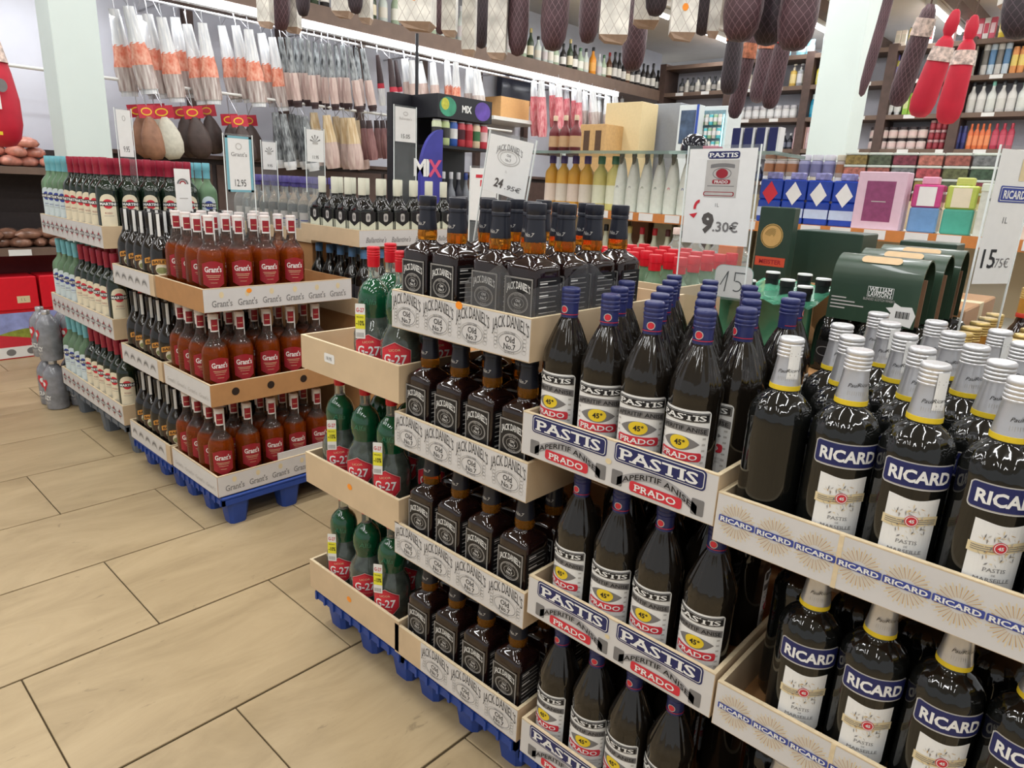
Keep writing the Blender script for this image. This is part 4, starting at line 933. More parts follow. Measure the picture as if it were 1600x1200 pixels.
hang(K_BEIGE, [(490, 176), (510, 180), (524, 182), (537, 184), (548, 184), (556, 188)], 'beige sausage pack in clear film, lower rail', 'beige sausage packs')
hang(K_MAROON, [(566, 188), (576, 188), (588, 188), (597, 188), (606, 188)], 'maroon sausage with dark top, lower rail', 'maroon sausages')

# bottles along the header shelf
cl = [((206, 214, 206), (40, 40, 44), (220, 214, 200)), ((60, 74, 54), (200, 180, 120), (222, 210, 180)), ((44, 40, 40), (30, 30, 34), (226, 222, 214)), ((200, 206, 200), (220, 220, 224), (200, 190, 190)), ((96, 60, 40), (150, 40, 44), (226, 216, 190)), ((170, 186, 160), (70, 110, 80), (230, 228, 216))]
y = 2.75; i = 0
while y < 9.5:
    c = cl[RN.randrange(len(cl))] if y < 8 else cl[2 if RN.random() < 0.7 else 4]
    if abs(y - 7.75) < 0.1: c = ((232, 150, 50), (30, 30, 34), (236, 170, 80))
    w_ = RN.uniform(0.075, 0.1)
    if abs(y - 5.7) > 0.12: item('bottle', 'spirit_bottle', 'bottle', w_, RN.uniform(0.26, 0.36), c, (-5.86, y, 2.83), jit(1), f'small spirit bottle on the brown header shelf, {nth(i) if i < 20 else str(i + 1) + "th"} from column', 'bottles on the header shelf'); i += 1
    y += w_ + RN.uniform(0.01, 0.06)

# far-left meat shelf and the red boxes below it
ms = thing('meat_shelf', 'dark wooden shelf unit stacked with bagged meat beside the column', 'shelf', (0, 0, 0))
for z in (0.80, 1.37): obj('shelf_board', box_me('shelf_board', XB, -6.0, 0.4, 1.84, z - 0.05, z, BROWNW), ms)
obj('back_panel', box_me('back_panel', XB, XB + 0.02, 0.4, 1.84, 0.0, 1.5, DPANEL), ms); obj('side_panel', box_me('side_panel', XB + 0.02, -6.0, 1.84, 1.87, 0.0, 1.5, DARKWOOD), ms)
obj('lower_back', box_me('lower_back', XB + 0.02, XB + 0.03, 0.4, 1.84, 0.45, 0.74, M('red_panel', (120, 40, 46), 0.6)), ms)
MEATP = M('bagged_pink_meat', (206, 140, 122), 0.2, var=0.35, scale=18, coat=0.5); MEATB = M('bagged_brown_meat', (142, 104, 86), 0.25, var=0.4, scale=18, coat=0.4); BAGCLR = M('bag_print', (222, 206, 190), 0.3, var=0.3, scale=30)
def lump(seed, mt):
    r0 = random.Random(seed); a_, b_, c_ = r0.uniform(0, 6), r0.uniform(0, 6), r0.uniform(0.8, 1.2)
    b = MB().lathe([(0.02, 0), (0.06, 0.008), (0.078, 0.03), (0.07, 0.055), (0.04, 0.072), (0.01, 0.078)], 14, sx=1.25 * c_, sy=0.85, mod=lambda a, z: 1 + 0.12 * math.sin(3 * a + a_) + 0.08 * math.sin(5 * a + b_ + z * 40))
    return smooth_by_angle(b.me('bagged_meat', mt), 70)
lm = [lump(k, MEATP) for k in range(3)]; lb = [lump(k + 5, MEATB) for k in range(3)]
for lay in range(3):
    for k in range(7 - lay):
        o = obj('bagged_meat', lm[(k + lay) % 3], None, (-6.12 - 0.05 * (k % 2), 0.86 + 0.12 * k + 0.05 * lay, 1.37 + 0.066 * lay), jit(1)); tag(o, f'pink bagged meat on the upper shelf, layer {nth(lay)} from below, {nth(k)} along', 'meat', 'pink bagged meat')
        if lay < 2:
            o = obj('bagged_meat', lb[(k + lay) % 3], None, (-6.12 - 0.05 * (k % 2), 0.86 + 0.12 * k + 0.05 * lay, 0.80 + 0.06 * lay), jit(1)); tag(o, f'brown bagged meat on the lower shelf, layer {nth(lay)} from below, {nth(k)} along', 'meat', 'brown bagged meat')
r = at_x(22, 463, -5.99)
tg = obj('price_ticket', box_me('price_ticket', -5.998, -5.995, 1.22, 1.36, 0.752, 0.795, WHITE), ms)
for k, (ya, yb) in enumerate(((0.72, 1.04), (1.05, 1.37), (1.38, 1.60))):
    o = thing('gift_box', f'red gift box with landscape picture under the meat shelf, {nth(k)} from left', 'box', (-6.12, (ya + yb) / 2, 0), 0, 'red gift boxes on the floor')
    hw = (yb - ya) / 2
    obj('carton', box_me('carton', -0.11, 0.11, -hw, hw, 0, 0.36, M('picture_red', (196, 30, 40), 0.35, var=0.05), 0.003), o)
    q = Print(); q.rect(-hw * 0.94, hw * 0.94, 0.01, 0.34, M('picture_sky', (150, 160, 214), 0.4, var=0.25, scale=12), 0); q.strip(-hw * 0.94, hw * 0.94, lambda x: 0.19 + 0.03 * math.sin(x * 9 + k), lambda x: 0.09, M('picture_field', (140, 150, 60), 0.5, var=0.3, scale=30), 1, 10); q.strip(-hw * 0.94, hw * 0.94, lambda x: 0.16 - 0.2 * x, lambda x: 0.09, RED, 2, 8); q.rect(-hw * 0.94, hw * 0.94, 0.01, 0.09, WHITE, 3); q.ell(hw * 0.4, 0.05, 0.03, 0.025, GREY, 4); q.ell(-hw * 0.4, 0.05, 0.03, 0.025, GREY, 4)
    obj('picture', q.build_me('picture', map_right(0.1105)), o)
    o2 = thing('gift_box', f'plain bright red box lying on the landscape box, {nth(k)} from left', 'box', (-6.12, (ya + yb) / 2, 0.36), 0, 'plain red boxes')
    obj('carton', box_me('carton', -0.11, 0.115, -hw * 0.97, hw * 0.97, 0, 0.24, M('box_red', (222, 30, 46), 0.35, var=0.03), 0.006), o2); q = Print(); q.rect(0.02, 0.10, 0.05, 0.10, SAND, 0); q.text('1 L', 0.06, 0.075, 0.02, GREY, 1); obj('label', q.build_me('label', map_right(0.1155)), o2)

# energy drink bottles at the far corner
ENG = M('grey_drink_sleeve', (128, 130, 136), 0.2, var=0.25, scale=20, coat=0.5)
e_b = lathe_me('body', [(0.045, 0), (0.058, 0.004), (0.06, 0.02), (0.06, 0.2), (0.055, 0.225), (0.03, 0.262), (0.02, 0.272)], ENG, 24)
e_c = lathe_me('cap', [(0.021, 0.27), (0.022, 0.272), (0.022, 0.292), (0.02, 0.295)], SILVER, 16)
q = Print(); q.text('CRAZY', 0, 0.075, 0.026, WHITE, 1, w=0.075, bold=0.03); q.text('ENERGY', 0, 0.045, 0.014, LGREY, 1, w=0.06)
fan(q, [(-0.03, 0.165), (0, 0.11), (0.03, 0.165), (0.022, 0.19), (0, 0.178), (-0.022, 0.19)], RED, 1); q.ell(0, 0.158, 0.014, 0.014, WHITE, 2)
e_l = q.build_me('label', map_round(0.0604))
ENERGY = Kind('drink_bottle', 'bottle', [('body', e_b, None, None), ('cap', e_c, None, 'silver cap'), ('label', e_l, None, 'red emblem and white lettering')])
for t in range(2):
    for a in range(2):
        for b in range(3):
            ENERGY.place((-4.61 - 0.125 * a, 1.07 + 0.125 * b, t * 0.2955), 0.5 + jit(0.5), f'grey energy drink bottle on floor by grey pallet, {["lower", "upper"][t]} layer, {nth(a)} from pallet, {nth(b)} deep', 'grey energy drink bottles')

# ------------------------------------------------------------------ second row of displays
def carton_stack(x0, x1, y0, y1, z, label):
    r = thing('brown_carton', label, 'box', ((x0 + x1) / 2, (y0 + y1) / 2, 0), 0, 'cartons under the second row')
    W, D = (x1 - x0) / 2, (y1 - y0) / 2
    obj('carton', box_me('carton', -W, W, -D, D, 0, z, CARD, 0.004), r); obj('tape', box_me('tape', -W - 0.0006, W + 0.0006, -0.03, 0.03, z * 0.9, z + 0.0006, SAND), r)
# square black bottles with cream label in a white-fronted tray
sq2 = lambda z: 0.9 if z < 0.15 else max(0, 0.9 - (z - 0.15) / 0.03)
k_b = lathe_me('body', [(0.034, 0), (0.041, 0.003), (0.0425, 0.01), (0.0425, 0.145), (0.040, 0.160), (0.031, 0.176), (0.021, 0.19), (0.016, 0.205), (0.015, 0.24)], G_BLACK, 32, 50, sq=sq2)
k_c = lathe_me('cap', [(0.0165, 0.212), (0.0175, 0.215), (0.0178, 0.278), (0.0165, 0.285)], M('ivory_cap', (226, 226, 208), 0.4, var=0.03), 20)
def k_lab(mp):
    q = Print(); q.rect(-0.040, 0.040, 0.015, 0.142, M('ivory_label', (216, 218, 196), 0.5, var=0.03), 0); q.poly([(-0.040, 0.142), (-0.040, 0.103), (0, 0.080), (0.040, 0.103), (0.040, 0.142)], BLACK, 1)
    q.rrect(0, 0.118, 0.024, 0.036, 0.008, LGREY, 2); q.ell(0, 0.118, 0.006, 0.010, GREY, 3); q.text("Ballantine's", 0, 0.062, 0.015, GREY, 1, w=0.062, shear=0.35, rot=0.08); q.rect(-0.025, 0.025, 0.035, 0.0362, GREY, 1); q.rect(-0.02, 0.02, 0.028, 0.029, LGREY, 1)
    return q.build_me('label', mp)
BALL = Kind('square_scotch_bottle', 'bottle', [('body', k_b, None, None), ('cap', k_c, None, 'ivory cap'), ('label', k_lab(map_front(-0.0428)), None, 'ivory label with black shield'), ('side_label', k_lab(map_right(0.0428)), None, 'ivory label with black shield')])
bx0, bx1, by0, by1, bz = -3.02, -2.55, 1.79, 2.40, 1.112
rp = Print(); rp.rect(by0 + 0.001, by1 - 0.001, 0.001, 0.071, PRINTW, 0); script_row(rp, by0 + 0.02, by1 - 0.03, 0.085, "Ballantine's", 4, GREY, 0.024, 0.35)
tray('white-sided tray of square scotch bottles behind the claret-label whisky', bx0, bx1, by0, by1, bz, 0.072, right_print=rp)
for a in range(4):
    for b in range(6):
        if a > 1 and b > 1: continue
        BALL.place((-2.608 - 0.105 * a, 1.85 + 0.095 * b, bz + 0.007), jit(0.02), f'square black scotch bottle with ivory cap, {nth(a)} column from lettered side, {nth(b)} deep', 'square scotch bottles')
tray('lower tray of dark blue-necked bottles under the square scotch tray', bx0, bx1, by0 - 0.0, by1, 0.80, 0.08)
for a in range(5):
    for b in range(2):
        item('bottle', 'dark_bottle', 'bottle', 0.084, 0.29, (G_BLACK, (86, 130, 176), (60, 60, 66)), (-2.60 - 0.091 * a, 1.85 + 0.09 * b, 0.807), jit(1), f'black bottle with blue neck under the scotch tray, {"front" if b == 0 else "rear"} row, {nth(a)} from right', 'blue-necked black bottles')
carton_stack(bx0 + 0.01, bx1 - 0.01, by0 + 0.01, by1, 0.80, 'brown carton carrying the scotch bottle trays')
# clear bottles with purple collars
PURP = M('purple_cap', (84, 74, 140), 0.35, var=0.08); CLRG = M('clear_glass', (226, 232, 232), 0.04, trans=0.8, ior=1.25, var=0)
tray('low tray of clear purple-collared bottles beside the scotch tray', -4.0, -3.05, 1.86, 2.4, 1.085, 0.06)
carton_stack(-3.99, -3.06, 1.87, 2.39, 1.085, 'brown carton carrying the clear purple-collared bottles')
c_b = lathe_me('body', [(0.034, 0), (0.042, 0.004), (0.043, 0.015), (0.043, 0.16), (0.036, 0.19), (0.022, 0.21), (0.016, 0.225), (0.0155, 0.265)], CLRG, 24)
c_c = lathe_me('cap', [(0.0175, 0.252), (0.018, 0.255), (0.018, 0.272), (0.024, 0.273), (0.024, 0.302), (0.022, 0.306)], PURP, 18)
q = Print(); q.rect(-0.026, 0.026, 0.05, 0.13, LGREY, 0, 6); q.text('BALLER', 0, 0.115, 0.011, RED, 1, w=0.04) if False else None; q.rect(-0.02, 0.02, 0.09, 0.094, BLUEINK, 1, 5); q.rect(-0.02, 0.02, 0.07, 0.072, GREY, 1, 5)
CLEARB = Kind('clear_spirit_bottle', 'bottle', [('body', c_b, None, None), ('cap', c_c, None, 'purple cap'), ('label', q.build_me('label', map_round(0.0434)), None, None)])
for a in range(9):
    for b in range(2): CLEARB.place((-3.105 - 0.097 * a, 1.93 + 0.097 * b, 1.092), PI / 3 + jit(0.3), f'clear purple-capped spirit bottle left of the scotch tray, {"front" if b == 0 else "rear"} row, {nth(a)} from right', 'clear purple-capped bottles')
# crate of red-capped bottles
tray('plain plywood crate of red-capped clear bottles behind the pastis', -1.38, -0.95, 1.74, 2.24, 0.993, 0.155)
carton_stack(-1.37, -0.96, 1.75, 2.23, 0.993, 'brown carton carrying the red-capped bottle crate')
r_b = lathe_me('body', [(0.032, 0), (0.038, 0.003), (0.039, 0.012), (0.039, 0.12), (0.034, 0.14), (0.022, 0.155), (0.0165, 0.168), (0.016, 0.185)], G_PALE, 20); r_c = lathe_me('cap', [(0.0185, 0.178), (0.0188, 0.2), (0.0198, 0.201), (0.0198, 0.222), (0.0185, 0.225)], REDCAP, 18)
REDB = Kind('red_capped_bottle', 'bottle', [('body', r_b, None, None), ('cap', r_c, None, 'red cap')])
for a in range(5):
    for b in range(5): REDB.place((-1.332 + 0.083 * a, 1.812 + 0.083 * b, 1.0), jit(1), f'clear bottle with red cap in plywood crate, {ROWN[b]} row, {nth(a)} from left', 'red-capped clear bottles')
# green wrapped pack with black caps
GWRAP = M('green_shrink_wrap', (84, 160, 128), 0.15, var=0.3, scale=10, coat=0.6, bump=0.3)
carton_stack(-0.86, -0.325, 1.68, 2.06, 1.0, 'brown carton carrying the green packs')
g = thing('wrapped_bottle_pack', 'green shrink-wrapped pack with black caps showing through its top', 'bottle pack', (-0.70, 1.84, 1.0))
mb = MB(); X, Yh = 0.115, 0.13
for i in range(9):
    for j_ in range(7):
        mb.v.append((-X + 2 * X * i / 8, -Yh + 2 * Yh * j_ / 6, 0.150 + 0.03 * j_ / 6 + 0.006 * math.sin(i * 2.1 + j_)))
for i in range(8):
    for j_ in range(6): mb.f.append((i * 7 + j_, (i + 1) * 7 + j_, (i + 1) * 7 + j_ + 1, i * 7 + j_ + 1)); mb.m.append(0); mb.uv.append([(0, 0)] * 4)
n0 = len(mb.v)
rim = [i * 7 for i in range(9)] + [8 * 7 + j_ for j_ in range(1, 7)] + [i * 7 + 6 for i in range(7, -1, -1)] + [j_ for j_ in range(5, 0, -1)]
for k in rim: x, y, z = mb.v[k]; mb.v.append((x * 0.96, y * 0.96, 0.0))
for k in range(len(rim)): mb.f.append((rim[k], rim[(k + 1) % len(rim)], n0 + (k + 1) % len(rim), n0 + k)); mb.m.append(0); mb.uv.append([(0, 0)] * 4)
obj('wrap', mb.me('wrap', GWRAP, True), g)
cm = smooth_by_angle(MB().lathe([(0.017, 0), (0.018, 0.03), (0.0195, 0.031), (0.0195, 0.046)], 16).lathe([(0.0195, 0.046), (0.0185, 0.05)], 16, 1).me('cap', [BLACK, WHITE]), 40)
for (x, y) in ((-0.07, -0.07), (0.01, -0.01), (-0.06, 0.06), (0.075, -0.06), (0.08, 0.05), (0.02, 0.08)): obj('cap', cm, g, (x, y, 0.135 + (y + 0.13) / 0.26 * 0.03))
# green card bottle carriers
GCARD = M('dark_green_card', (44, 66, 50), 0.35, var=0.12, scale=8, coat=0.2); GIN = M('carrier_inside', (140, 104, 78), 0.7, var=0.06)
def carrier(W, D, H, label, loc, full=True):
    r = thing('bottle_carrier', label, 'carton', loc, 0, 'green card bottle carriers')
    prof = [(-D, 0), (-D, H * 0.62)] + [(-D * math.cos(a * PI / 16), H * 0.62 + H * 0.38 * math.sin(a * PI / 16)) for a in range(1, 8)] + [(0, H)] + [(D * math.cos(a * PI / 16), H * 0.62 + H * 0.38 * math.sin(a * PI / 16)) for a in range(7, 0, -1)] + [(D, H * 0.62), (D, 0)]
    t = 0.004; inn = [(y * (1 - t / D), z - (t if z > 0 else 0)) for y, z in prof]
    mb = MB()
    n = len(prof); v = [(x, y, z) for x in (-W, W) for (y, z) in prof + inn]
    f = []
    for k in range(n - 1):
        f += [(k, k + 1, 2 * n + k + 1, 2 * n + k), (n + k, n + k + 1, 3 * n + k + 1, 3 * n + k), (k, k + 1, n + k + 1, n + k), (2 * n + k, 2 * n + k + 1, 3 * n + k + 1, 3 * n + k)]
    mb.add(v, f); obj('shell', smooth_by_angle(mb.me('shell', GCARD), 40), r)
    obj('divider', box_me('divider', -W + 0.01, W - 0.002, -0.002, 0.002, 0, H * 0.7, GIN), r)
    a = 5 * PI / 16; py, pz = -D * math.cos(a), H * 0.62 + H * 0.38 * math.sin(a)
    q = Print(); q.rrect(0, 0, 0.085, 0.021, 0.0095, M('tan_card', (206, 176, 136), 0.6), 0)
    hm_ = mesh('hand_hole', [(x, py - 0.0015 + z * 0.75, pz + 0.0015 + z * 0.66) for x, z, l in q.v], q.f, q.mats, q.m); obj('hand_hole', hm_, r)
    if full:
        q = Print(); q.rect(-0.012, 0.042, H * 0.40, H * 0.56, WHITE, 0); q.rect(-0.011, 0.041, H * 0.406, H * 0.554, GCARD, 1); q.text('WILLIAM', 0.015, H * 0.52, 0.011, WHITE, 2, w=0.047, bold=0.02, serif=0.05); q.text("LAWSON'S", 0.015, H * 0.45, 0.011, WHITE, 2, w=0.048, bold=0.02, serif=0.05)
        q.text('BLENDED SCOTCH WHISKY', 0.015, H * 0.37, 0.006, LGREY, 2, w=0.066)
        for k in range(4): q.rect(-0.088, -0.055 + 0.02 * (k % 3), H * 0.33 - k * 0.008, H * 0.33 - k * 0.008 + 0.003, LGREY, 1)
        q.poly([(0.035, H * 0.08), (0.088, 0.002), (0.094, H * 0.2), (0.084, H * 0.32), (0.062, H * 0.31), (0.048, H * 0.36), (0.046, H * 0.29), (0.032, H * 0.27), (0.044, H * 0.2)], WHITE, 1)
        for k in range(12): q.rect(0.054 + k * 0.0024, 0.0552 + k * 0.0024 + 0.0006 * (k % 3 == 0), H * 0.14, H * 0.24, BLACK, 2)
        obj('print', q.build_me('print', map_front(-D - 0.0004)), r)
    return r
carrier(0.094, 0.055, 0.150, 'green card bottle carrier with white lettered square, nearest of three', (-0.447, 1.76, 1.136))
carrier(0.094, 0.055, 0.158, 'plain green card carrier right behind the lettered one', (-0.435, 1.885, 1.136), False)
carrier(0.094, 0.05, 0.165, 'rearmost green card carrier by the silver caps', (-0.425, 2.00, 1.136), False)
sh_b = lathe_me('body', [(0.034, 0), (0.0405, 0.003), (0.042, 0.01), (0.042, 0.085), (0.040, 0.105), (0.034, 0.12), (0.026, 0.129), (0.022, 0.132), (0.020, 0.1355)], G_BLACK, 24)
for b in range(3):
    for a in range(3):
        r = thing('black_whisky_bottle', f'black bottle shoulder showing under the {["nearest", "middle", "rear"][b]} green carrier, {nth(a)} from left', 'bottle', (-0.535 + 0.090 * a + 0.010 * b, 1.76 + 0.12 * b, 1.0005), 0, 'bottles in the green carriers')
        obj('body', sh_b, r); q = Print(); q.rect(-0.024, 0.024, 0.02, 0.075, BLACK, 0, 6); q.ring(0, 0.05, 0.02, 0.012, 0.002, GREY, 1); obj('label', _gm.setdefault('shl', q.build_me('label', map_round(0.0424))), r)
# boxes further back
def flatbox(name, px0, px1, pt, pb, Y, dep, mat, label, cat='box', group=None, zb=None, bev=0.003):
    pm = (pt + pb) / 2; a, b = at_y(px0, pm, Y), at_y(px1, pm, Y); zt, z0 = at_y((px0 + px1) / 2, pt, Y).z, at_y((px0 + px1) / 2, pb, Y).z
    if zb is not None: z0 = zb
    r = thing(name, label, cat, ((a.x + b.x) / 2, Y, z0), 0, group); W = (b.x - a.x) / 2
    obj('body', box_me('body', -W, W, 0, dep, 0, zt - z0, mat, bev), r)
    return r, W, zt - z0
DGRN = M('deep_green_card', (40, 62, 52), 0.4, var=0.06)
carton_stack(-0.955, -0.33, 2.14, 2.6, 1.14, 'brown carton behind the green packs')
r, W, H = flatbox('gift_carton', 1182, 1236, 323, 420, 2.2, 0.045, DGRN, 'deep green carton with gold disc and orange bar', zb=1.14)
q = Print(); q.ell(-0.006, H * 0.62, 0.036, 0.038, GOLD, 0); q.ring(-0.006, H * 0.62, 0.034, 0.036, 0.003, M('olive_ink', (120, 104, 50), 0.5), 1)
for k in range(5): q.ring(-0.006, H * 0.6, 0.008 + 0.004 * k, 0.012 + 0.004 * k, 0.0016, M('olive_ink', (120, 104, 50), 0.5), 1, 12, 0.3 + 0.2 * k, PI - 0.3)
q.rect(-W * 0.9, W * 0.85, H * 0.22, H * 0.34, M('orange_red_ink', (196, 76, 50), 0.5), 0); q.text('MEISTER', 0, H * 0.28, 0.014, DRED, 1, w=W * 1.3, bold=0.02)
obj('print', q.build_me('print', map_front(-0.0004)), r)
flatbox('gift_carton', 1240, 1345, 362, 420, 2.35, 0.16, DGRN, 'low deep green carton behind the black-capped green pack', zb=1.14)
flatbox('gift_carton', 1400, 1490, 378, 440, 2.45, 0.12, DGRN, 'deep green carton behind the rear green carrier', zb=1.14)
flatbox('orange_carton', 1119, 1149, 383, 440, 2.2, 0.05, M('orange_card', (206, 116, 60), 0.5, var=0.05), 'narrow orange carton left of the deep green gold-disc carton', zb=1.14)
carton_stack(-1.95, -1.52, 1.70, 2.0, 1.0, 'brown carton behind the green liqueur crates'); carton_stack(-1.40, -1.04, 2.28, 2.55, 1.10, 'brown carton behind the red-capped bottle crate')
for k in range(4): item('bottle', 'clear_spirit_bottle', 'bottle', 0.075, 0.18, (CLRG, [(220, 200, 190), (150, 60, 50), (90, 90, 96), (220, 210, 160)][k], (206, 204, 196)), (-1.33 + 0.085 * k, 2.36, 1.10), 0, f'small clear bottle under the large pastis price card, {nth(k)} from left', 'clear bottles under the price card')
r = thing('price_plate', 'white rounded plate with handwritten 15 before the green pack', 'sign', (-0.765, 1.665, 1.153), 0.12)
q = Print(); q.rrect(0, 0.04, 0.095, 0.08, 0.018, WHITE, 0); q.rrect(0, 0.04, 0.098, 0.083, 0.019, M('plate_edge', (150, 190, 180), 0.3), -1)
obj('plate', q.build_me('plate', map_front(0)), r)
q = Print(); q.poly([(-0.033, 0.030), (-0.031, 0.029), (-0.013, 0.066), (-0.016, 0.066)], BLACK, 1); q.poly([(-0.016, 0.066), (-0.013, 0.066), (-0.018, 0.014), (-0.021, 0.014)], BLACK, 1)
q.rect(0.002, 0.03, 0.062, 0.065, BLACK, 1); q.rect(0.002, 0.005, 0.042, 0.062, BLACK, 1); q.ring(0.010, 0.030, 0.014, 0.014, 0.003, BLACK, 1, 14, -2.2, 1.9)
obj('lettering', q.build_me('lettering', map_front(0)), r)
# gold-capped bottles behind the silver-capped ones
GCAP = M('gold_cap', (206, 178, 110), 0.28, metal=0.5, var=0.05); GSL = M('amber_gold_sleeve', (196, 142, 62), 0.35, metal=0.3, var=0.06)
o_b = lathe_me('body', [(0.034, 0), (0.043, 0.003), (0.0445, 0.012), (0.0445, 0.17), (0.040, 0.2), (0.03, 0.222), (0.02, 0.24), (0.0175, 0.255), (0.017, 0.28)], G_BROWN, 24)
sl, cp = cap_prof(0.268, 0.338, 0.0195, 4); o_s = lathe_me('foil_sleeve', sl + [(0.0195, 0.31)], GSL, 20); o_c = lathe_me('cap', cp, GCAP, 20)
o_r = lathe_me('red_band', [(0.0204, 0.256), (0.0206, 0.257), (0.0206, 0.2675), (0.0203, 0.268)], M('vermilion_band', (196, 60, 44), 0.4), 20)
GOLDB = Kind('gold_capped_bottle', 'bottle', [('body', o_b, None, None), ('foil_sleeve', o_s, None, None), ('cap', o_c, None, 'gold screw cap'), ('red_band', o_r, None, 'red neck band')])

tray('tray of gold-capped bottles behind the sunburst tray', -0.318, 0.14, 1.66, 2.24, 0.800, 0.09)
carton_stack(-0.31, 0.13, 1.67, 2.23, 0.800, 'brown carton carrying the gold-capped bottle tray')
for a in range(4):
    for b in range(5):
        GOLDB.place((-0.262 + 0.098 * a, 1.72 + 0.1 * b, 0.807), jit(1), f'gold-capped bottle with red neck band, {ROWN[b]} row, {nth(a)} from left', 'gold-capped bottles')
for k in range(3):
    GOLDB.place((-0.225 + 0.02 * k, 2.36 + 0.11 * k, 0.86), 0, f'gold-capped bottle on the carton behind the gold-capped tray, {nth(k)} deep', 'gold-capped bottles in the rear')
carton_stack(-0.29, 0.1, 2.28, 2.66, 0.86, 'brown carton behind the gold-capped tray')

# ------------------------------------------------------------------ gondola with bottles and candle boxes
GF = 3.4
gd = thing('gondola', 'long shop gondola with a price rail of white tickets on orange', 'shelf', (0, 0, 0))
STEEL = M('shelf_steel', (222, 222, 214), 0.4, var=0.03); ORNG = M('orange_rail', (206, 132, 70), 0.5, var=0.06); GLASSE = M('glass_shelf', (196, 222, 214), 0.05, trans=0.7, ior=1.3, var=0)
obj('base', box_me('base', -3.1, 1.0, GF, GF + 0.5, 0, 0.12, STEEL), gd)
obj('back_panel', box_me('back_panel', -3.1, 1.0, GF + 0.45, GF + 0.5, 0.12, 1.42, M('cream_back', (216, 196, 160), 0.6, var=0.08, scale=3)), gd)
for z in (0.45, 0.90, 1.262): obj('shelf_board', box_me('shelf_board', -3.1, 1.0, GF + 0.02, GF + 0.45, z, z + 0.025, STEEL), gd)
rl = obj('price_rail', box_me('price_rail', -3.1, 1.0, GF, GF + 0.02, 1.242, 1.290, ORNG), gd)
tkm = box_me('ticket', -0.045, 0.045, -0.003, 0, -0.02, 0.02, WHITE)
q = Print(); q.text('8.95', 0, 0, 0.016, GREY, 1); tkt = q.build_me('lettering', map_front(-0.003))
for k in range(26):
    x = -3.0 + 0.148 * k + jit(0.02)
    t_ = obj('ticket', tkm, rl, (x, GF, 1.268))
obj('glass_shelf', box_me('glass_shelf', -3.1, -1.45, GF + 0.02, GF + 0.42, 1.605, 1.622, GLASSE), gd)
for x in (-3.08, -1.84): obj('upright', box_me('upright', x - 0.008, x + 0.008, GF + 0.40, GF + 0.44, 1.287, 1.605, ACRYL_EDGE), gd)
obj('rear_step', box_me('rear_step', -3.1, 1.0, GF + 0.5, GF + 0.95, 1.36, 1.41, STEEL), gd); obj('rear_body', box_me('rear_body', -3.1, 1.0, GF + 0.5, GF + 0.95, 0.0, 1.36, STEEL), gd)
z = 1.288
am = [((214, 160, 60), (90, 70, 130), (226, 210, 196)), ((222, 172, 76), (96, 80, 140), (222, 214, 200))]; gm = [((206, 196, 120), (90, 140, 110), (224, 226, 200))]
for k in range(4): item('spirit', 'amber_liqueur_bottle', 'bottle', 0.088, 0.31, am[k % 2], (-2.93 + 0.092 * k, GF + 0.14, z), 0, f'amber bottle with purple cap on the gondola, {nth(k)} from left', 'purple-capped amber bottles')
for k in range(2): item('spirit', 'amber_liqueur_bottle', 'bottle', 0.09, 0.31, gm[0], (-2.55 + 0.1 * k, GF + 0.14, z), 0, f'pale amber bottle with green cap on gondola, {nth(k)} from left', 'green-capped amber bottles')
PEARL = M('frosted_clear_glass', (222, 226, 216), 0.15, var=0.06, coat=0.4, trans=0.0); PEWT = M('pewter_stem', (126, 128, 118), 0.35, metal=0.6, var=0.2, scale=80)
dots = [BLACK, GREY, M('olive_dot', (90, 110, 60), 0.5), M('green_dot', (40, 90, 60), 0.5), RED, BLUEINK]
for k in range(7):
    r = thing('sculpted_spirit_bottle', f'frosted conical bottle with pewter neck ornament on the gondola, {nth(k)} from left', 'bottle', (-2.40 + 0.086 * k, GF + 0.14, z), 0, 'frosted conical bottles')
    if k == 0:
        f1 = lathe_me('body', [(0.04, 0), (0.042, 0.01), (0.042, 0.11), (0.037, 0.18), (0.027, 0.24), (0.017, 0.28), (0.012, 0.30)], PEARL, 18); f2 = lathe_me('neck_ornament', [(0.007, 0.20), (0.006, 0.24), (0.01, 0.27), (0.013, 0.30), (0.016, 0.31), (0.014, 0.318)], PEWT, 10)
    obj('body', f1, r); obj('neck_ornament', f2, r, (0, -0.012, 0), label='pewter neck ornament'); q = Print(); q.ell(0, 0.135, 0.007, 0.01, dots[k % 6], 1); obj('emblem', q.build_me('emblem', map_front(-0.039)), r)
for k in range(11):
    x = -2.55 + 0.085 * k
    item('bottle', 'small_spirit_bottle', 'bottle', 0.07, 0.28, ((196, 200, 176), [(28, 28, 30), (28, 28, 30), (30, 30, 34), (206, 190, 120), (196, 40, 56), (200, 40, 52), (90, 40, 40)][k % 7], (224, 220, 200)), (x, GF + 0.12, 0.926), 0, f'small clear bottle on the shelf under the price rail, {nth(k)} from left', 'bottles under the price rail')
for k in range(7):
    x = -2.5 + 0.16 * k
    tag(obj('display_box', box_me('display_box', -0.06, 0.06, -0.03, 0.03, 0, 0.31, [M('cream_box', (226, 210, 178), 0.5), M('brown_box', (142, 96, 70), 0.5), M('pale_box', (214, 206, 176), 0.5)][k % 3], 0.003), None, (x, GF + 0.32, 0.926)), f'{["cream", "brown", "pale"][k % 3]} box behind the small clear bottles, {nth(k)} from left', 'box', 'boxes under the price rail')
BLUEG = M('cobalt_glass', (30, 62, 160), 0.08, var=0.15, scale=20, coat=0.4)
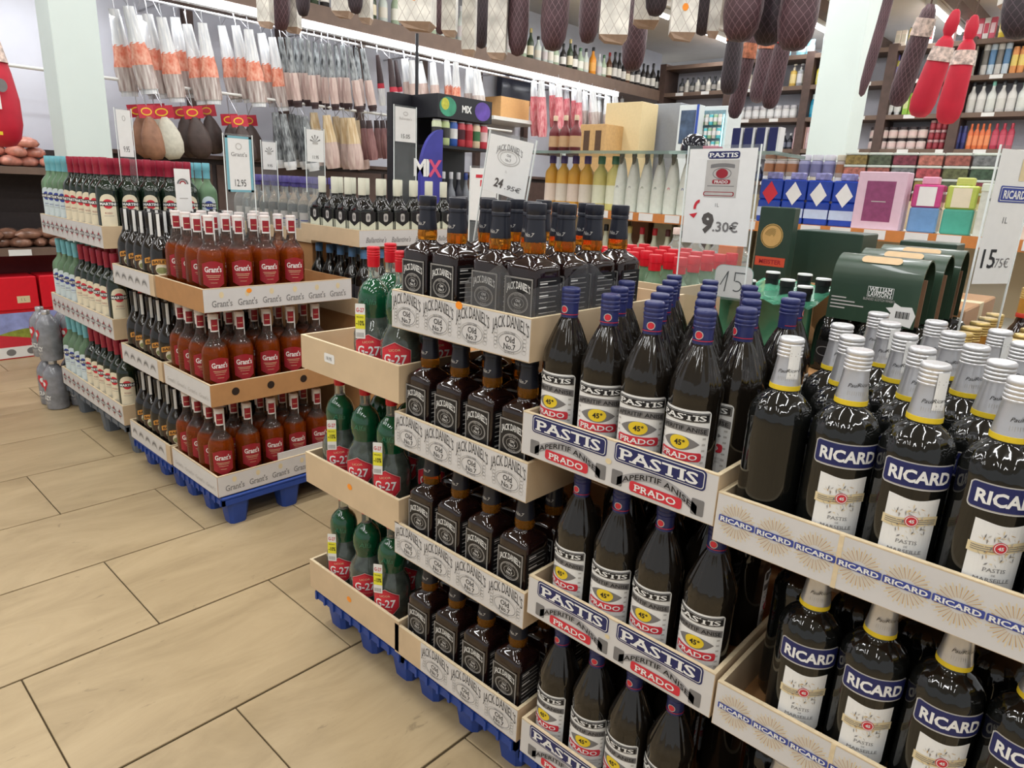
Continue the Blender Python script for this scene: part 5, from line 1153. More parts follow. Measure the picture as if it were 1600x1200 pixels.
def panel_bottle(w_, h_, mats, label, x, lab, diamond=None, name='perfume_bottle'):
    r = thing(name, label, 'bottle', (x, GF + 0.12, z), 0, 'coloured bottles on the gondola'); W = w_ / 2
    obj('base_glass', box_me('base_glass', -W, W, -0.035, 0.035, 0, h_ * 0.45, mats[0], 0.006), r); obj('upper_glass', box_me('upper_glass', -W, W, -0.035, 0.035, h_ * 0.45, h_ * 0.86, mats[1], 0.006), r); obj('stopper', box_me('stopper', -W * 0.55, W * 0.55, -0.025, 0.025, h_ * 0.86, h_, mats[2], 0.004), r)
    q = Print()
    if diamond: q.poly([(-W * 0.7, h_ * 0.58), (0, h_ * 0.36), (W * 0.7, h_ * 0.58), (0, h_ * 0.82)], diamond, 0); q.rect(-W, W, h_ * 0.12, h_ * 0.3, M('ice_band', (190, 202, 226), 0.4), -0.5)
    else: q.rect(-W * 0.6, W * 0.6, h_ * 0.48, h_ * 0.82, lab, 0)
    obj('label', q.build_me('label', map_front(-0.0362)), r)
for k in range(4): panel_bottle(0.112, 0.24, (BLUEG, BLUEG, M('lilac_glass', (140, 140, 190), 0.2, var=0.3, scale=60)), f'cobalt blue flask with {"red" if k == 0 else "white"} diamond label, {nth(k)} from left', -1.47 + 0.118 * k, None, RED if k == 0 else WHITE)
r = thing('perfume_box', 'pale pink box with plum window on the gondola', 'box', (-0.955, GF + 0.10, z)); obj('carton', box_me('carton', -0.1, 0.1, -0.05, 0.05, 0, 0.25, M('pale_pink_card', (220, 190, 206), 0.4, var=0.03), 0.003), r)
q = Print(); q.rect(-0.06, 0.06, 0.035, 0.21, M('plum_window', (140, 70, 110), 0.3, var=0.15), 0); q.rect(-0.03, 0.03, 0.12, 0.124, LGREY, 1); obj('window', q.build_me('window', map_front(-0.0505)), r)
panel_bottle(0.115, 0.235, (M('sea_blue_glass', (110, 150, 196), 0.1, coat=0.4), M('magenta_glass', (196, 70, 130), 0.1, coat=0.4), M('pink_stopper', (226, 160, 186), 0.3)), 'two-tone magenta and blue bottle with white label', -0.775, WHITE)
panel_bottle(0.115, 0.235, (M('sea_green_glass', (86, 170, 150), 0.1, coat=0.4), M('lime_glass', (186, 200, 90), 0.1, coat=0.4), M('lime_stopper', (200, 206, 110), 0.3)), 'two-tone lime and green bottle with cream label', -0.645, CREAM)
for k, (x, w_, c) in enumerate(((-0.515, 0.115, (206, 210, 200)), (-0.385, 0.125, (222, 204, 190)), (-0.19, 0.13, (206, 204, 184)))):
    r = thing('textured_gift_box', ['pale grey box with dark pen-like marks beside the lime bottle', 'pale pink box with thin swirl print on the gondola', 'cream box right of the sunburst price sign'][k], 'box', (x, GF + 0.09, z)); W = w_ / 2
    obj('carton', box_me('carton', -W, W, -0.04, 0.04, 0, 0.21 + 0.015 * k, M('gift_%d' % k, c, 0.5, var=0.08, scale=60), 0.003), r); obj('lid', box_me('lid', -W - 0.002, W + 0.002, -0.042, 0.042, 0.18 + 0.015 * k, 0.213 + 0.015 * k, M('giftlid_%d' % k, (214, 224, 206), 0.4, var=0.05), 0.003), r)
    q = Print(); q.poly([(-0.02, 0.10), (-0.017, 0.10), (0.0, 0.15), (-0.004, 0.15)], BLACK if k == 0 else GREY, 1); q.ring(-0.012, 0.15, 0.012, 0.008, 0.003, BLACK if k == 0 else GREY, 1, 12, 0, 4); q.ell(0.03, 0.12, 0.004, 0.005, BLACK if k == 0 else GREY, 1)
    obj('print', q.build_me('print', map_front(-0.0405)), r)
# on the glass shelf
for k in range(3): item('bottle', 'cream_capped_bottle', 'bottle', 0.07, 0.22, ((110, 40, 44), (216, 190, 160), (200, 160, 120)), (-2.98 + 0.085 * k, GF + 0.2, 1.622), 0, f'dark bottle with cream top on the glass shelf, {nth(k)} from left', 'cream-topped bottles')
tag(obj('black_helmet_case', smooth_by_angle(MB().lathe([(0.07, 0), (0.075, 0.02), (0.065, 0.07), (0.035, 0.095), (0.005, 0.1)], 20).me('black_helmet_case', M('gloss_black', (28, 30, 40), 0.1, coat=0.5)), 50), None, (-1.98, GF + 0.2, 1.622)), 'glossy black dome on the glass shelf', 'ornament')
tag(obj('pink_tin', box_me('pink_tin', -0.05, 0.05, -0.03, 0.03, 0, 0.035, M('rose_tin', (196, 110, 130), 0.4), 0.004), None, (-1.875, GF + 0.2, 1.622)), 'low rose-pink tin beside the black dome', 'tin')
for k in range(4):
    r = thing('blue_box', f'dark blue box with white edge on the glass shelf, {nth(k)} from left', 'box', (-1.735 + 0.066 * k, GF + 0.22, 1.622), 0, 'dark blue boxes'); obj('carton', _gm.setdefault('bb', box_me('carton', -0.029, 0.029, -0.03, 0.03, 0, 0.125, NAVY, 0.003)), r); obj('edge_strip', _gm.setdefault('bs', box_me('edge_strip', 0.018, 0.0295, -0.0305, 0.0305, 0, 0.1255, WHITE)), r)
# stacked clear spice boxes on the rear step
lidm = M('clear_box_lid', (206, 214, 204), 0.2, var=0.05, coat=0.3)
fillc = [(140, 120, 70), (110, 112, 112), (84, 92, 72), (170, 80, 84), (120, 60, 70), (92, 96, 66), (176, 110, 96), (64, 84, 66), (150, 90, 80)]
for c in range(9):
    for rr_ in range(4):
        w_ = 0.105; x = -1.245 + 0.115 * c
        fm = M('spice_%d' % ((c * 2 + rr_ * 3) % 9), fillc[(c * 2 + rr_ * 3) % 9], 0.35, var=0.45, scale=70)
        r = thing('clear_food_box', f'clear lidded box of dried goods behind the price cards, {nth(rr_)} layer up, {nth(c)} from left', 'box', (x, GF + 0.62, 1.41 + 0.0605 * rr_), 0, 'stacked clear boxes')
        kk = ('cb', (c * 2 + rr_ * 3) % 9)
        if kk not in _gm: _gm[kk] = box_me('tub', -w_ / 2, w_ / 2, -0.05, 0.05, 0, 0.048, fm, 0.004)
        if 'cl' not in _gm: _gm['cl'] = box_me('lid', -w_ / 2 - 0.002, w_ / 2 + 0.002, -0.052, 0.052, 0.048, 0.060, lidm, 0.003)
        obj('tub', _gm[kk], r); obj('lid', _gm['cl'], r)
for c in range(7):
    for rr_ in range(2): item('jar', 'lilac_jar', 'jar', 0.062, 0.115, [((150, 150, 186), (206, 206, 214), (120, 120, 160)), ((176, 164, 160), (200, 190, 170), (160, 110, 80))][(c // 3 + rr_) % 2], (-1.72 + 0.066 * c, GF + 0.62, 1.41 + 0.1155 * rr_), 0, f'small lilac-grey jar behind the blue flasks, {["lower", "upper"][rr_]} layer, {nth(c)} from left', 'lilac jars')

# ------------------------------------------------------------------ vodka mix stand
mx = thing('drinks_stand', 'black promotional drinks stand with coloured header reading MIX', 'display stand', (-3.85, 0, 0))
SX = -3.85
def mxy(px, py): p = at_x(px, py, SX); return p.y, p.z
ya, yb = mxy(652, 300)[0], mxy(764, 300)[0]; zt = mxy(680, 147)[1]
BLK = M('stand_black', (30, 30, 36), 0.4, var=0.08)
y1_, z1_ = mxy(684, 150); y2_, z2_ = mxy(760, 182)
obj('cabinet', box_me('cabinet', -0.34, -0.28, ya, yb, 0, z1_ + 0.02, BLK), mx)
obj('plinth', box_me('plinth', -0.28, 0.0, ya, yb, 0, 1.12, BLK), mx); z2_ -= 0.05
obj('can_shelf', box_me('can_shelf', -0.28, 0.0, y1_, yb, z2_ - 0.20, z2_ - 0.18, BLK), mx)
hd2 = obj('header', box_me('header', -0.28, 0.0, y1_, yb, z2_, z1_ + 0.02, BLK), mx)
q = Print(); hh = z1_ + 0.02 - z2_; zc = (z1_ + 0.02 + z2_) / 2; wy = yb - y1_
q.ell(y1_ + wy * 0.18, zc, wy * 0.15, hh * 0.42, M('green_glow_print', (60, 140, 110), 0.4, var=0.5, scale=8), 1); q.ell(y1_ + wy * 0.13, zc + hh * 0.1, wy * 0.07, hh * 0.25, M('yellow_glow_print', (190, 190, 70), 0.4, var=0.2), 2)
q.ell(y1_ + wy * 0.82, zc, wy * 0.15, hh * 0.42, M('violet_glow_print', (96, 70, 160), 0.4, var=0.4, scale=8), 1); q.text('MIX', y1_ + wy * 0.52, zc, hh * 0.3, WHITE, 3, w=wy * 0.18, bold=0.04)
obj('header_print', q.build_me('header_print', map_right(0.0005)), hd2)
for k in range(7): item('can', 'mixer_can', 'can', wy / 7.4, 0.17, [((206, 214, 180), (180, 180, 184), (60, 60, 60)), ((190, 206, 150), (180, 180, 184), (60, 60, 60)), ((50, 90, 170), (180, 180, 184), (220, 220, 220)), ((180, 60, 70), (180, 180, 184), (70, 30, 40)), ((200, 70, 80), (180, 180, 184), (160, 40, 50)), ((220, 200, 170), (180, 180, 184), (60, 110, 70)), ((196, 60, 76), (180, 180, 184), (220, 190, 190))][k], (SX - 0.05, y1_ + wy * (k + 0.5) / 7, z2_ - 0.18), PI / 2, f'coloured mixer can under the MIX header, {nth(k)} from left', 'mixer cans')
mb = MB(); pt = at_x(690, 62, SX - 0.25); mb.tube((-0.25, y1_ + 0.02, 1.0), (-0.25, y1_ + 0.02, pt.z), 0.012, 8); obj('pole', mb.me('pole', BLK), mx)
yd, zd = mxy(672, 262)
arch = MB(); pts = [(ya + 0.02, 0.9)] + [(ya + 0.02 + 0.20 * (1 - math.cos(a * PI / 16)), 1.45 + (mxy(670, 200)[1] - 1.45) * math.sin(a * PI / 16)) for a in range(9)] + [(ya + 0.22, 0.9)]
arch.add([(0.01, y, z_) for y, z_ in pts] + [(-0.02, y, z_) for y, z_ in pts], [tuple(range(len(pts))), tuple(range(len(pts), 2 * len(pts)))] + [(i, (i + 1) % len(pts), len(pts) + (i + 1) % len(pts), len(pts) + i) for i in range(len(pts))])
sp = obj('side_arch', arch.me('side_arch', M('violet_blue_panel', (60, 60, 150), 0.4, var=0.3, scale=4)), mx)
q = Print(); q.text('M', yd - 0.10, zd, 0.115, WHITE, 1, bold=0.03); q.text('I', yd - 0.03, zd, 0.115, WHITE, 1, bold=0.03); q.text('X', yd + 0.035, zd, 0.115, M('rose_ink', (214, 80, 120), 0.4), 1, bold=0.03)
obj('lettering', q.build_me('lettering', map_right(0.011)), sp)
for k in range(6): item('bottle', 'vodka_bottle', 'bottle', 0.075, 0.36, ((44, 46, 56) if k % 2 else (120, 124, 132), (206, 206, 210) if k < 4 else (50, 70, 140), (60, 62, 74)), (SX - 0.12, ya + 0.27 + (yb - ya - 0.33) * k / 5, 1.12), PI / 2, f'silver-topped dark vodka bottle on the MIX stand, {nth(k)} from left', 'vodka bottles')
bx = thing('brown_carton', 'brown carton on a wall bracket right of the MIX stand', 'box', (-6.05, 0, 0)); a, b = at_x(780, 185, -6.05), at_x(826, 158, -6.05)
obj('carton', box_me('carton', -0.25, 0.02, a.y, b.y, a.z, b.z, M('tan_carton', (196, 150, 96), 0.7, var=0.05), 0.004), bx)
obj('bracket', box_me('bracket', -0.3, 0.2, a.y - 0.3, b.y + 0.1, a.z - 0.04, a.z, LH), bx)
tv = thing('wall_screen', 'dark screen with faint blue picture above the tan carton', 'screen', (-6.2, 0, 0)); a, b = at_x(784, 158, -6.2), at_x(832, 118, -6.2)
obj('panel', box_me('panel', -0.1, 0, a.y, b.y, a.z, b.z, M('screen_dark', (40, 44, 60), 0.2), 0.01), tv)

# fridges and beige cabinet behind the gondola
r, W, H = flatbox('beige_cabinet', 944, 1000, 160, 250, 6.2, 0.3, M('beige_board', (214, 194, 150), 0.6, var=0.03), 'tall plain beige cabinet before the fridges', 'cabinet', zb=0)
r, W, H = flatbox('slotted_crate', 905, 945, 194, 260, 5.9, 0.3, M('honey_wood', (196, 158, 106), 0.6, var=0.08), 'honey-coloured wooden crate stand with slots left of the beige cabinet', 'crate', zb=0)
for k in range(2):
    x = -W * 0.45 + k * W * 0.9; obj('slot', box_me('slot', x - W * 0.22, x + W * 0.22, -0.004, 0.001, H - 0.30, H - 0.06, M('slot_dark', (86, 64, 48), 0.8)), r)
r, W, H = flatbox('fridge', 1004, 1060, 162, 250, 6.62, 0.6, M('fridge_grey', (150, 154, 160), 0.35, var=0.03), 'grey fridge side with a blue glowing edge', 'fridge', zb=0)
obj('neon_edge', box_me('neon_edge', -W - 0.012, -W + 0.006, -0.02, 0, H - 0.55, H, M('blue_neon', (70, 90, 255), 0.3, var=0, emit=2.0)), r); obj('neon_edge', box_me('neon_edge', -W, -W + 0.08, -0.02, 0, H - 0.03, H - 0.01, M('blue_neon', (70, 90, 255), 0.3, var=0, emit=2.0)), r)
r, W, H = flatbox('drinks_fridge', 1058, 1088, 164, 250, 6.45, 0.12, M('white_enamel', (214, 222, 224), 0.3, var=0.02), 'white fridge with dark picture panel', 'fridge', zb=0)
obj('picture_panel', box_me('picture_panel', -W * 0.75, W * 0.75, -0.006, 0, H - 0.36, H - 0.05, M('dark_picture', (66, 84, 110), 0.3, var=0.5, scale=9)), r); obj('door_edge', box_me('door_edge', W * 0.85, W * 1.05, -0.012, 0, 0.1, H, M('cobalt_trim', (50, 80, 170), 0.4)), r)
r, W, H = flatbox('glass_door_cooler', 1092, 1134, 166, 250, 6.65, 0.3, M('white_enamel', (214, 222, 224), 0.3), 'glass-door cooler with coloured cans and cyan light', 'fridge', zb=0)
dr = obj('door', box_me('door', -W * 0.82, W * 0.82, -0.01, 0, 0.2, H - 0.04, M('cooler_inside', (120, 150, 160), 0.3, var=0.2)), r)
for k in range(5):
    for j_ in range(5): obj('can', good('can', W * 0.28, 0.10, ((206, 110, 90) if k > 3 else [(150, 190, 150), (206, 200, 190), (90, 190, 200)][(j_ + k) % 3], (200, 200, 200), (230, 230, 230))), r, (-W * 0.64 + W * 0.32 * j_, -0.05, H - 0.18 - 0.125 * k))
obj('light_tube', box_me('light_tube', W * 0.74, W * 0.80, -0.02, -0.01, H - 0.7, H - 0.08, M('cyan_light', (150, 240, 250), 0.3, var=0, emit=2.5)), r)

# ------------------------------------------------------------------ cosmetics wall
CY = 9.3
cw = thing('wall_shelving', 'tall dark wooden wall shelving full of cosmetics at the back', 'shelf', (0, 0, 0))
LEV = [1.62, 2.03, 2.41, 2.79, 3.15]; POST = [-5.75, -4.72, -3.66, -2.72, -1.95, -0.85, 0.4]
obj('back_panel', box_me('back_panel', -5.75, 0.4, CY + 0.36, CY + 0.38, 0, 3.2, M('shelf_back', (190, 190, 200), 0.6, var=0.03)), cw)
for x in POST: obj('upright', box_me('upright', x - 0.05, x + 0.05, CY, CY + 0.36, 0, 3.18, DARKWOOD), cw)
for i in range(len(POST) - 1):
    for z_ in LEV: obj('shelf_board', box_me('shelf_board', POST[i] + 0.05, POST[i + 1] - 0.05, CY + 0.005, CY + 0.36, z_ - 0.05, z_, BROWNW), cw)
    for z_ in LEV[:4]:
        for k in range(2): obj('price_ticket', _gm.setdefault('pt', box_me('price_ticket', -0.06, 0.06, -0.004, 0, -0.045, -0.005, WHITE)), cw, (POST[i] + 0.3 + 0.4 * k, CY + 0.005, z_))
def cshelf(px0, px1, lev, shape, name, cat, h, cols, n, desc, where):
    z_ = LEV[lev]; a, b = at_y(px0, 150, CY + 0.1), at_y(px1, 150, CY + 0.1)
    line_of(shape, name, cat, (b.x - a.x) / n * 0.94, h, cols, (a.x, CY + 0.1, z_), (b.x, CY + 0.1, z_), n, desc, where, desc + 's')
T, S2, S3, S4 = 'top shelf', 'second shelf', 'third shelf', 'fourth shelf'
cshelf(1200, 1226, 4, 'bag', 'cotton_bag', 'bag', 0.2, ((150, 206, 220), (150, 206, 220), (190, 226, 232)), 2, 'light blue cotton bag', T); cshelf(1234, 1262, 4, 'bag', 'cotton_bag', 'bag', 0.18, ((140, 200, 216), (140, 200, 216), (200, 226, 232)), 2, 'pale blue wipes bag', T)
cshelf(1274, 1330, 4, 'box', 'tissue_box', 'box', 0.2, ((206, 220, 226), (206, 220, 226), (150, 196, 214)), 4, 'pale blue tissue box', T)
cshelf(1150, 1196, 3, 'bottle', 'shampoo_bottle', 'bottle', 0.28, [((214, 206, 190), (200, 60, 60), (226, 220, 214))], 4, 'pale shampoo bottle with red cap', S2); cshelf(1198, 1216, 3, 'tube', 'cream_tube', 'tube', 0.27, ((232, 232, 230), (200, 200, 204), (206, 206, 214)), 3, 'white cream tube', S2); cshelf(1230, 1262, 3, 'pump', 'soap_pump', 'bottle', 0.27, [((210, 176, 90), (230, 220, 200), (222, 200, 140)), ((160, 164, 170), (200, 200, 200), (206, 206, 210))], 3, 'gold or grey soap pump', S2)
cshelf(1270, 1330, 3, 'flask', 'shampoo_bottle', 'bottle', 0.26, [((222, 206, 70), (230, 210, 80), (226, 216, 120)), ((196, 176, 110), (60, 50, 40), (210, 196, 140)), ((214, 200, 90), (230, 226, 200), (200, 190, 80))], 5, 'yellow shampoo bottle', S2)
cshelf(1146, 1250, 2, 'jar', 'cream_jar', 'jar', 0.16, ((214, 212, 210), (190, 188, 192), (230, 230, 230)), 9, 'small white cream jar', S3); cshelf(1262, 1268, 2, 'tube', 'cream_tube', 'tube', 0.2, ((206, 110, 130), (220, 220, 220), (214, 150, 160)), 1, 'pink cream tube', S3)
cshelf(1268, 1310, 2, 'flask', 'sun_lotion_bottle', 'bottle', 0.28, [((40, 150, 190), (210, 226, 230), (80, 180, 210)), ((110, 190, 214), (220, 230, 232), (60, 150, 190))], 5, 'blue sun lotion bottle', S3)
for lv in (1,): cshelf(1140, 1250, lv, 'bottle', 'dark_serum_bottle', 'bottle', 0.2, ((40, 42, 52), (206, 206, 210), (120, 124, 140)), 12, 'dark bottle with pale cap', S4)
cshelf(1140, 1250, 0, 'bottle', 'dark_serum_bottle', 'bottle', 0.22, ((36, 42, 66), (190, 194, 204), (70, 80, 120)), 11, 'navy bottle with pale cap', 'fifth shelf')
cshelf(1250, 1300, 1, 'box', 'rose_box', 'box', 0.27, [((214, 176, 180), (214, 176, 180), (226, 200, 206)), ((226, 184, 170), (226, 184, 170), (236, 206, 196))], 5, 'pale rose soap box', S4)
cshelf(1383, 1400, 4, 'box', 'face_mask_box', 'box', 0.18, ((220, 206, 190), (220, 206, 190), (200, 190, 170)), 2, 'cream face mask box', T); cshelf(1402, 1414, 4, 'can', 'yellow_tin', 'tin', 0.2, ((226, 196, 60), (60, 54, 40), (230, 210, 110)), 1, 'yellow tin', T); cshelf(1416, 1440, 4, 'box', 'white_box', 'box', 0.19, ((222, 218, 210), (222, 218, 210), (190, 60, 70)), 3, 'white box with red panel', T)
cshelf(1456, 1474, 4, 'box', 'white_carton', 'box', 0.2, ((226, 226, 222), (226, 226, 222), (214, 210, 206)), 1, 'plain white carton', T); cshelf(1486, 1534, 4, 'box', 'pink_box', 'box', 0.22, [((206, 90, 110), (206, 90, 110), (230, 200, 206)), ((226, 220, 216), (226, 220, 216), (200, 80, 100))], 5, 'pink or white box', T)
cshelf(1538, 1570, 4, 'can', 'yellow_tin', 'tin', 0.2, ((214, 190, 60), (190, 160, 50), (230, 214, 120)), 3, 'golden yellow tin', T)
cshelf(1388, 1410, 3, 'flask', 'body_spray', 'bottle', 0.28, ((170, 160, 60), (96, 90, 170), (120, 110, 170)), 2, 'olive bottle with violet top', S2); cshelf(1410, 1428, 3, 'jar', 'hair_jar', 'jar', 0.14, ((216, 212, 206), (180, 170, 160), (160, 60, 60)), 2, 'low pale jar', S2); cshelf(1496, 1514, 3, 'can', 'spray_can', 'can', 0.34, ((190, 186, 172), (150, 146, 136), (214, 210, 200)), 2, 'tall grey spray can', S2)
cshelf(1522, 1566, 3, 'can', 'spray_can', 'can', 0.36, [((206, 202, 196), (200, 200, 200), (120, 116, 110)), ((196, 210, 220), (170, 190, 206), (90, 130, 170))], 4, 'tall pale spray can', S2); cshelf(1567, 1590, 3, 'can', 'orange_tin', 'tin', 0.27, ((222, 150, 90), (230, 170, 110), (226, 200, 110)), 2, 'orange cream tin', S2); cshelf(1590, 1640, 3, 'pump', 'lotion_pump', 'bottle', 0.33, ((214, 196, 186), (210, 200, 190), (226, 214, 206)), 4, 'pale lotion pump', S2)
cshelf(1376, 1412, 2, 'tube', 'white_tube', 'tube', 0.26, ((226, 226, 222), (200, 200, 200), (60, 60, 60)), 3, 'white tube with black mark', S3); cshelf(1414, 1442, 2, 'box', 'green_box', 'box', 0.24, ((150, 196, 70), (150, 196, 70), (206, 216, 150)), 3, 'lime green box', S3)
cshelf(1512, 1640, 2, 'bottle', 'white_bottle', 'bottle', 0.32, [((226, 224, 220), (60, 60, 64), (214, 212, 206)), ((228, 226, 222), (60, 62, 64), (216, 214, 210)), ((226, 230, 226), (130, 200, 180), (220, 222, 216))], 8, 'large white lotion bottle', S3)
for lay in range(2):
    a, b = at_y(1370, 150, CY + 0.1), at_y(1462, 150, CY + 0.1)
    line_of('jar', 'pink_cream_jar', 'jar', (b.x - a.x) / 6 * 0.95, 0.125, ((222, 206, 200), (60, 50, 52), (226, 200, 196)), (a.x, CY + 0.1, 2.03 + 0.126 * lay), (b.x, CY + 0.1, 2.03 + 0.126 * lay), 6, 'pale pink jar with dark rim', 'fourth shelf, ' + ['lower', 'upper'][lay] + ' layer', 'pale pink jars')
for lay in range(3):
    a, b = at_y(1463, 150, CY + 0.1), at_y(1492, 150, CY + 0.1)
    line_of('jar', 'red_cream_jar', 'jar', (b.x - a.x) / 3 * 0.95, 0.105, ((140, 50, 60), (190, 150, 150), (160, 60, 70)), (a.x, CY + 0.1, 2.03 + 0.106 * lay), (b.x, CY + 0.1, 2.03 + 0.106 * lay), 3, 'dark red jar', 'fourth shelf, layer ' + ORD[lay], 'dark red jars')
cshelf(1499, 1524, 1, 'can', 'navy_can', 'can', 0.25, ((52, 58, 110), (80, 84, 130), (70, 74, 140)), 3, 'navy deodorant can', S4); cshelf(1525, 1562, 1, 'flask', 'orange_bottle', 'bottle', 0.27, ((232, 120, 70), (226, 110, 60), (240, 150, 100)), 4, 'bright orange lotion bottle', S4); cshelf(1563, 1600, 1, 'flask', 'magenta_bottle', 'bottle', 0.27, ((190, 60, 84), (180, 50, 70), (206, 90, 110)), 3, 'crimson lotion bottle', S4)
cshelf(1060, 1136, 3, 'bottle', 'dark_serum_bottle', 'bottle', 0.2, [((60, 62, 66), (40, 40, 44), (150, 146, 140)), ((200, 196, 186), (60, 60, 64), (180, 176, 170))], 9, 'dark or pale small bottle near the corner', S2); cshelf(1136, 1150, 3, 'box', 'yellow_box', 'box', 0.28, ((226, 190, 50), (226, 190, 50), (230, 210, 110)), 2, 'bright yellow box', S2)

# ------------------------------------------------------------------ hams and netted boxes hanging in the aisle
def net_mat(name, base, net, fx, fz, thick, rough=0.5):
    mt = bpy.data.materials.new(name); mt.use_nodes = True; nt = mt.node_tree; b = nt.nodes['Principled BSDF']; N = nt.nodes.new; L = nt.links.new
    uv = N('ShaderNodeTexCoord'); sp_ = N('ShaderNodeSeparateXYZ'); L(uv.outputs['UV'], sp_.inputs[0])
    outs = []
    for s in (1, -1):
        m1 = N('ShaderNodeMath'); m1.operation = 'MULTIPLY'; m1.inputs[1].default_value = fx; L(sp_.outputs[0], m1.inputs[0])
        m2 = N('ShaderNodeMath'); m2.operation = 'MULTIPLY_ADD'; m2.inputs[1].default_value = fz * s; L(sp_.outputs[1], m2.inputs[0]); L(m1.outputs[0], m2.inputs[2])
        fr = N('ShaderNodeMath'); fr.operation = 'PINGPONG'; fr.inputs[1].default_value = 0.5; L(m2.outputs[0], fr.inputs[0])
        ls = N('ShaderNodeMath'); ls.operation = 'LESS_THAN'; ls.inputs[1].default_value = thick; L(fr.outputs[0], ls.inputs[0]); outs.append(ls)
    mxn = N('ShaderNodeMath'); mxn.operation = 'MAXIMUM'; L(outs[0].outputs[0], mxn.inputs[0]); L(outs[1].outputs[0], mxn.inputs[1])
    no = N('ShaderNodeTexNoise'); no.inputs['Scale'].default_value = 14; L(uv.outputs['Object'], no.inputs['Vector'])
    rp_ = N('ShaderNodeValToRGB'); c = lin(base); rp_.color_ramp.elements[0].color = (*[v * 0.7 for v in c], 1); rp_.color_ramp.elements[1].color = (*[min(1, v * 1.3) for v in c], 1); rp_.color_ramp.elements[0].position = 0.3; rp_.color_ramp.elements[1].position = 0.7; L(no.outputs['Fac'], rp_.inputs[0])
    mix = N('ShaderNodeMix'); mix.data_type = 'RGBA'; L(mxn.outputs[0], mix.inputs[0]); L(rp_.outputs[0], mix.inputs[6]); mix.inputs[7].default_value = (*lin(net), 1)
    L(mix.outputs[2], b.inputs['Base Color']); b.inputs['Roughness'].default_value = rough
    return mt
HNET = net_mat('netted_dark_ham', (74, 50, 56), (122, 94, 100), 14, 26, 0.05)
HDARK = net_mat('netted_black_ham', (50, 40, 46), (88, 72, 80), 14, 26, 0.05)
BNET = net_mat('netted_white_carton', (226, 223, 214), (192, 184, 176), 26, 15, 0.035)
REDBAG = M('red_cloth_bag', (190, 28, 52), 0.6, var=0.08, scale=14); LEATH = M('dark_hoof', (70, 58, 54), 0.5, var=0.15)
STR = M('string', (90, 70, 60), 0.7)
RAILZ = 3.30
def ham_thing(px, pb, wpx, L_, D, mt, label, cat='cured ham', lean=0.0, fat=0.3, name='hanging_ham', cardm=None):
    P = at_d(px, pb, D); w_ = wpx * D / FPX
    P = P + Vector((0, 0, L_ * (math.cos(lean))))
    r = thing(name, label, cat, P, jit(0.6), 'hams hanging over the aisle'); r.rotation_euler[0] = lean * 0.4; r.rotation_euler[1] = lean
    b = MB(); rr_ = w_ / 2
    b.lathe([(rr_ * 0.1, -L_), (rr_ * 0.55, -L_ * 0.985), (rr_ * 0.86, -L_ * 0.92), (rr_, -L_ * 0.80), (rr_ * 0.96, -L_ * 0.6), (rr_ * (0.6 + 0.5 * fat), -L_ * 0.38), (rr_ * (0.23 + 0.9 * fat), -L_ * 0.2), (rr_ * fat, -L_ * 0.06), (rr_ * fat * 0.5, 0)], 20, sy=0.8, mod=lambda a, z: 1 + 0.05 * math.sin(3 * a + z * 8))
    obj('meat', smooth_by_angle(b.me('meat', mt), 70), r)
    h = max(0.05, RAILZ - P.z); t_ = MB(); t_.tube((0, 0, -0.02), (0, 0, h), 0.004, 5); obj('string', t_.me('string', STR), r)
    if cardm:
        obj('paper_band', smooth_by_angle(MB().lathe([(rr_ * (0.46 + 0.70 * fat), -L_ * 0.30), (rr_ * (0.16 + 1.02 * fat), -L_ * 0.13)], 20, sy=0.84, mod=lambda a, z: 1.06 + 0.05 * math.sin(5 * a)).me('paper_band', cardm), 60), r)
    return r
def netbox(px, pb, wpx, D, label, L_=0.55, stick=False, rz=0.5, dep=0.8):
    P = at_d(px, pb, D) + Vector((0, 0, L_)); w_ = wpx * D / FPX / 2 * 0.85
    r = thing('netted_carton', label, 'carton', P, rz, 'netted white cartons over the aisle')
    obj('carton', MB().box(-w_, w_, -w_ * dep, w_ * dep, -L_ + 0.03, 0, 0).me('carton', BNET), r)
    f = MB(); f.add([(-w_, -w_ * dep, -L_ + 0.03), (w_, -w_ * dep, -L_ + 0.03), (w_, w_ * dep, -L_ + 0.03), (-w_, w_ * dep, -L_ + 0.03), (-w_ * 0.6, -w_ * dep * 0.8, -L_ + 0.008), (w_ * 0.7, -w_ * dep * 0.5, -L_), (w_ * 0.7, w_ * dep * 0.7, -L_ + 0.005), (-w_ * 0.6, w_ * dep * 0.7, -L_ + 0.01)], [(0, 1, 5, 4), (1, 2, 6, 5), (2, 3, 7, 6), (3, 0, 4, 7), (4, 5, 6, 7)]); obj('bottom_flap', f.me('bottom_flap', M('kraft_flap', (186, 160, 140), 0.7, var=0.1)), r)
    h = max(0.05, RAILZ - P.z); t_ = MB(); t_.tube((0, 0, 0), (0, 0, h), 0.004, 5); obj('string', t_.me('string', STR), r)
    if stick:
        q = Print(); q.ell(0, -L_ + 0.12, 0.012, 0.014, ORANGE, 0); obj('price_sticker', q.build_me('price_sticker', map_front(-w_ * dep - 0.001)), r)
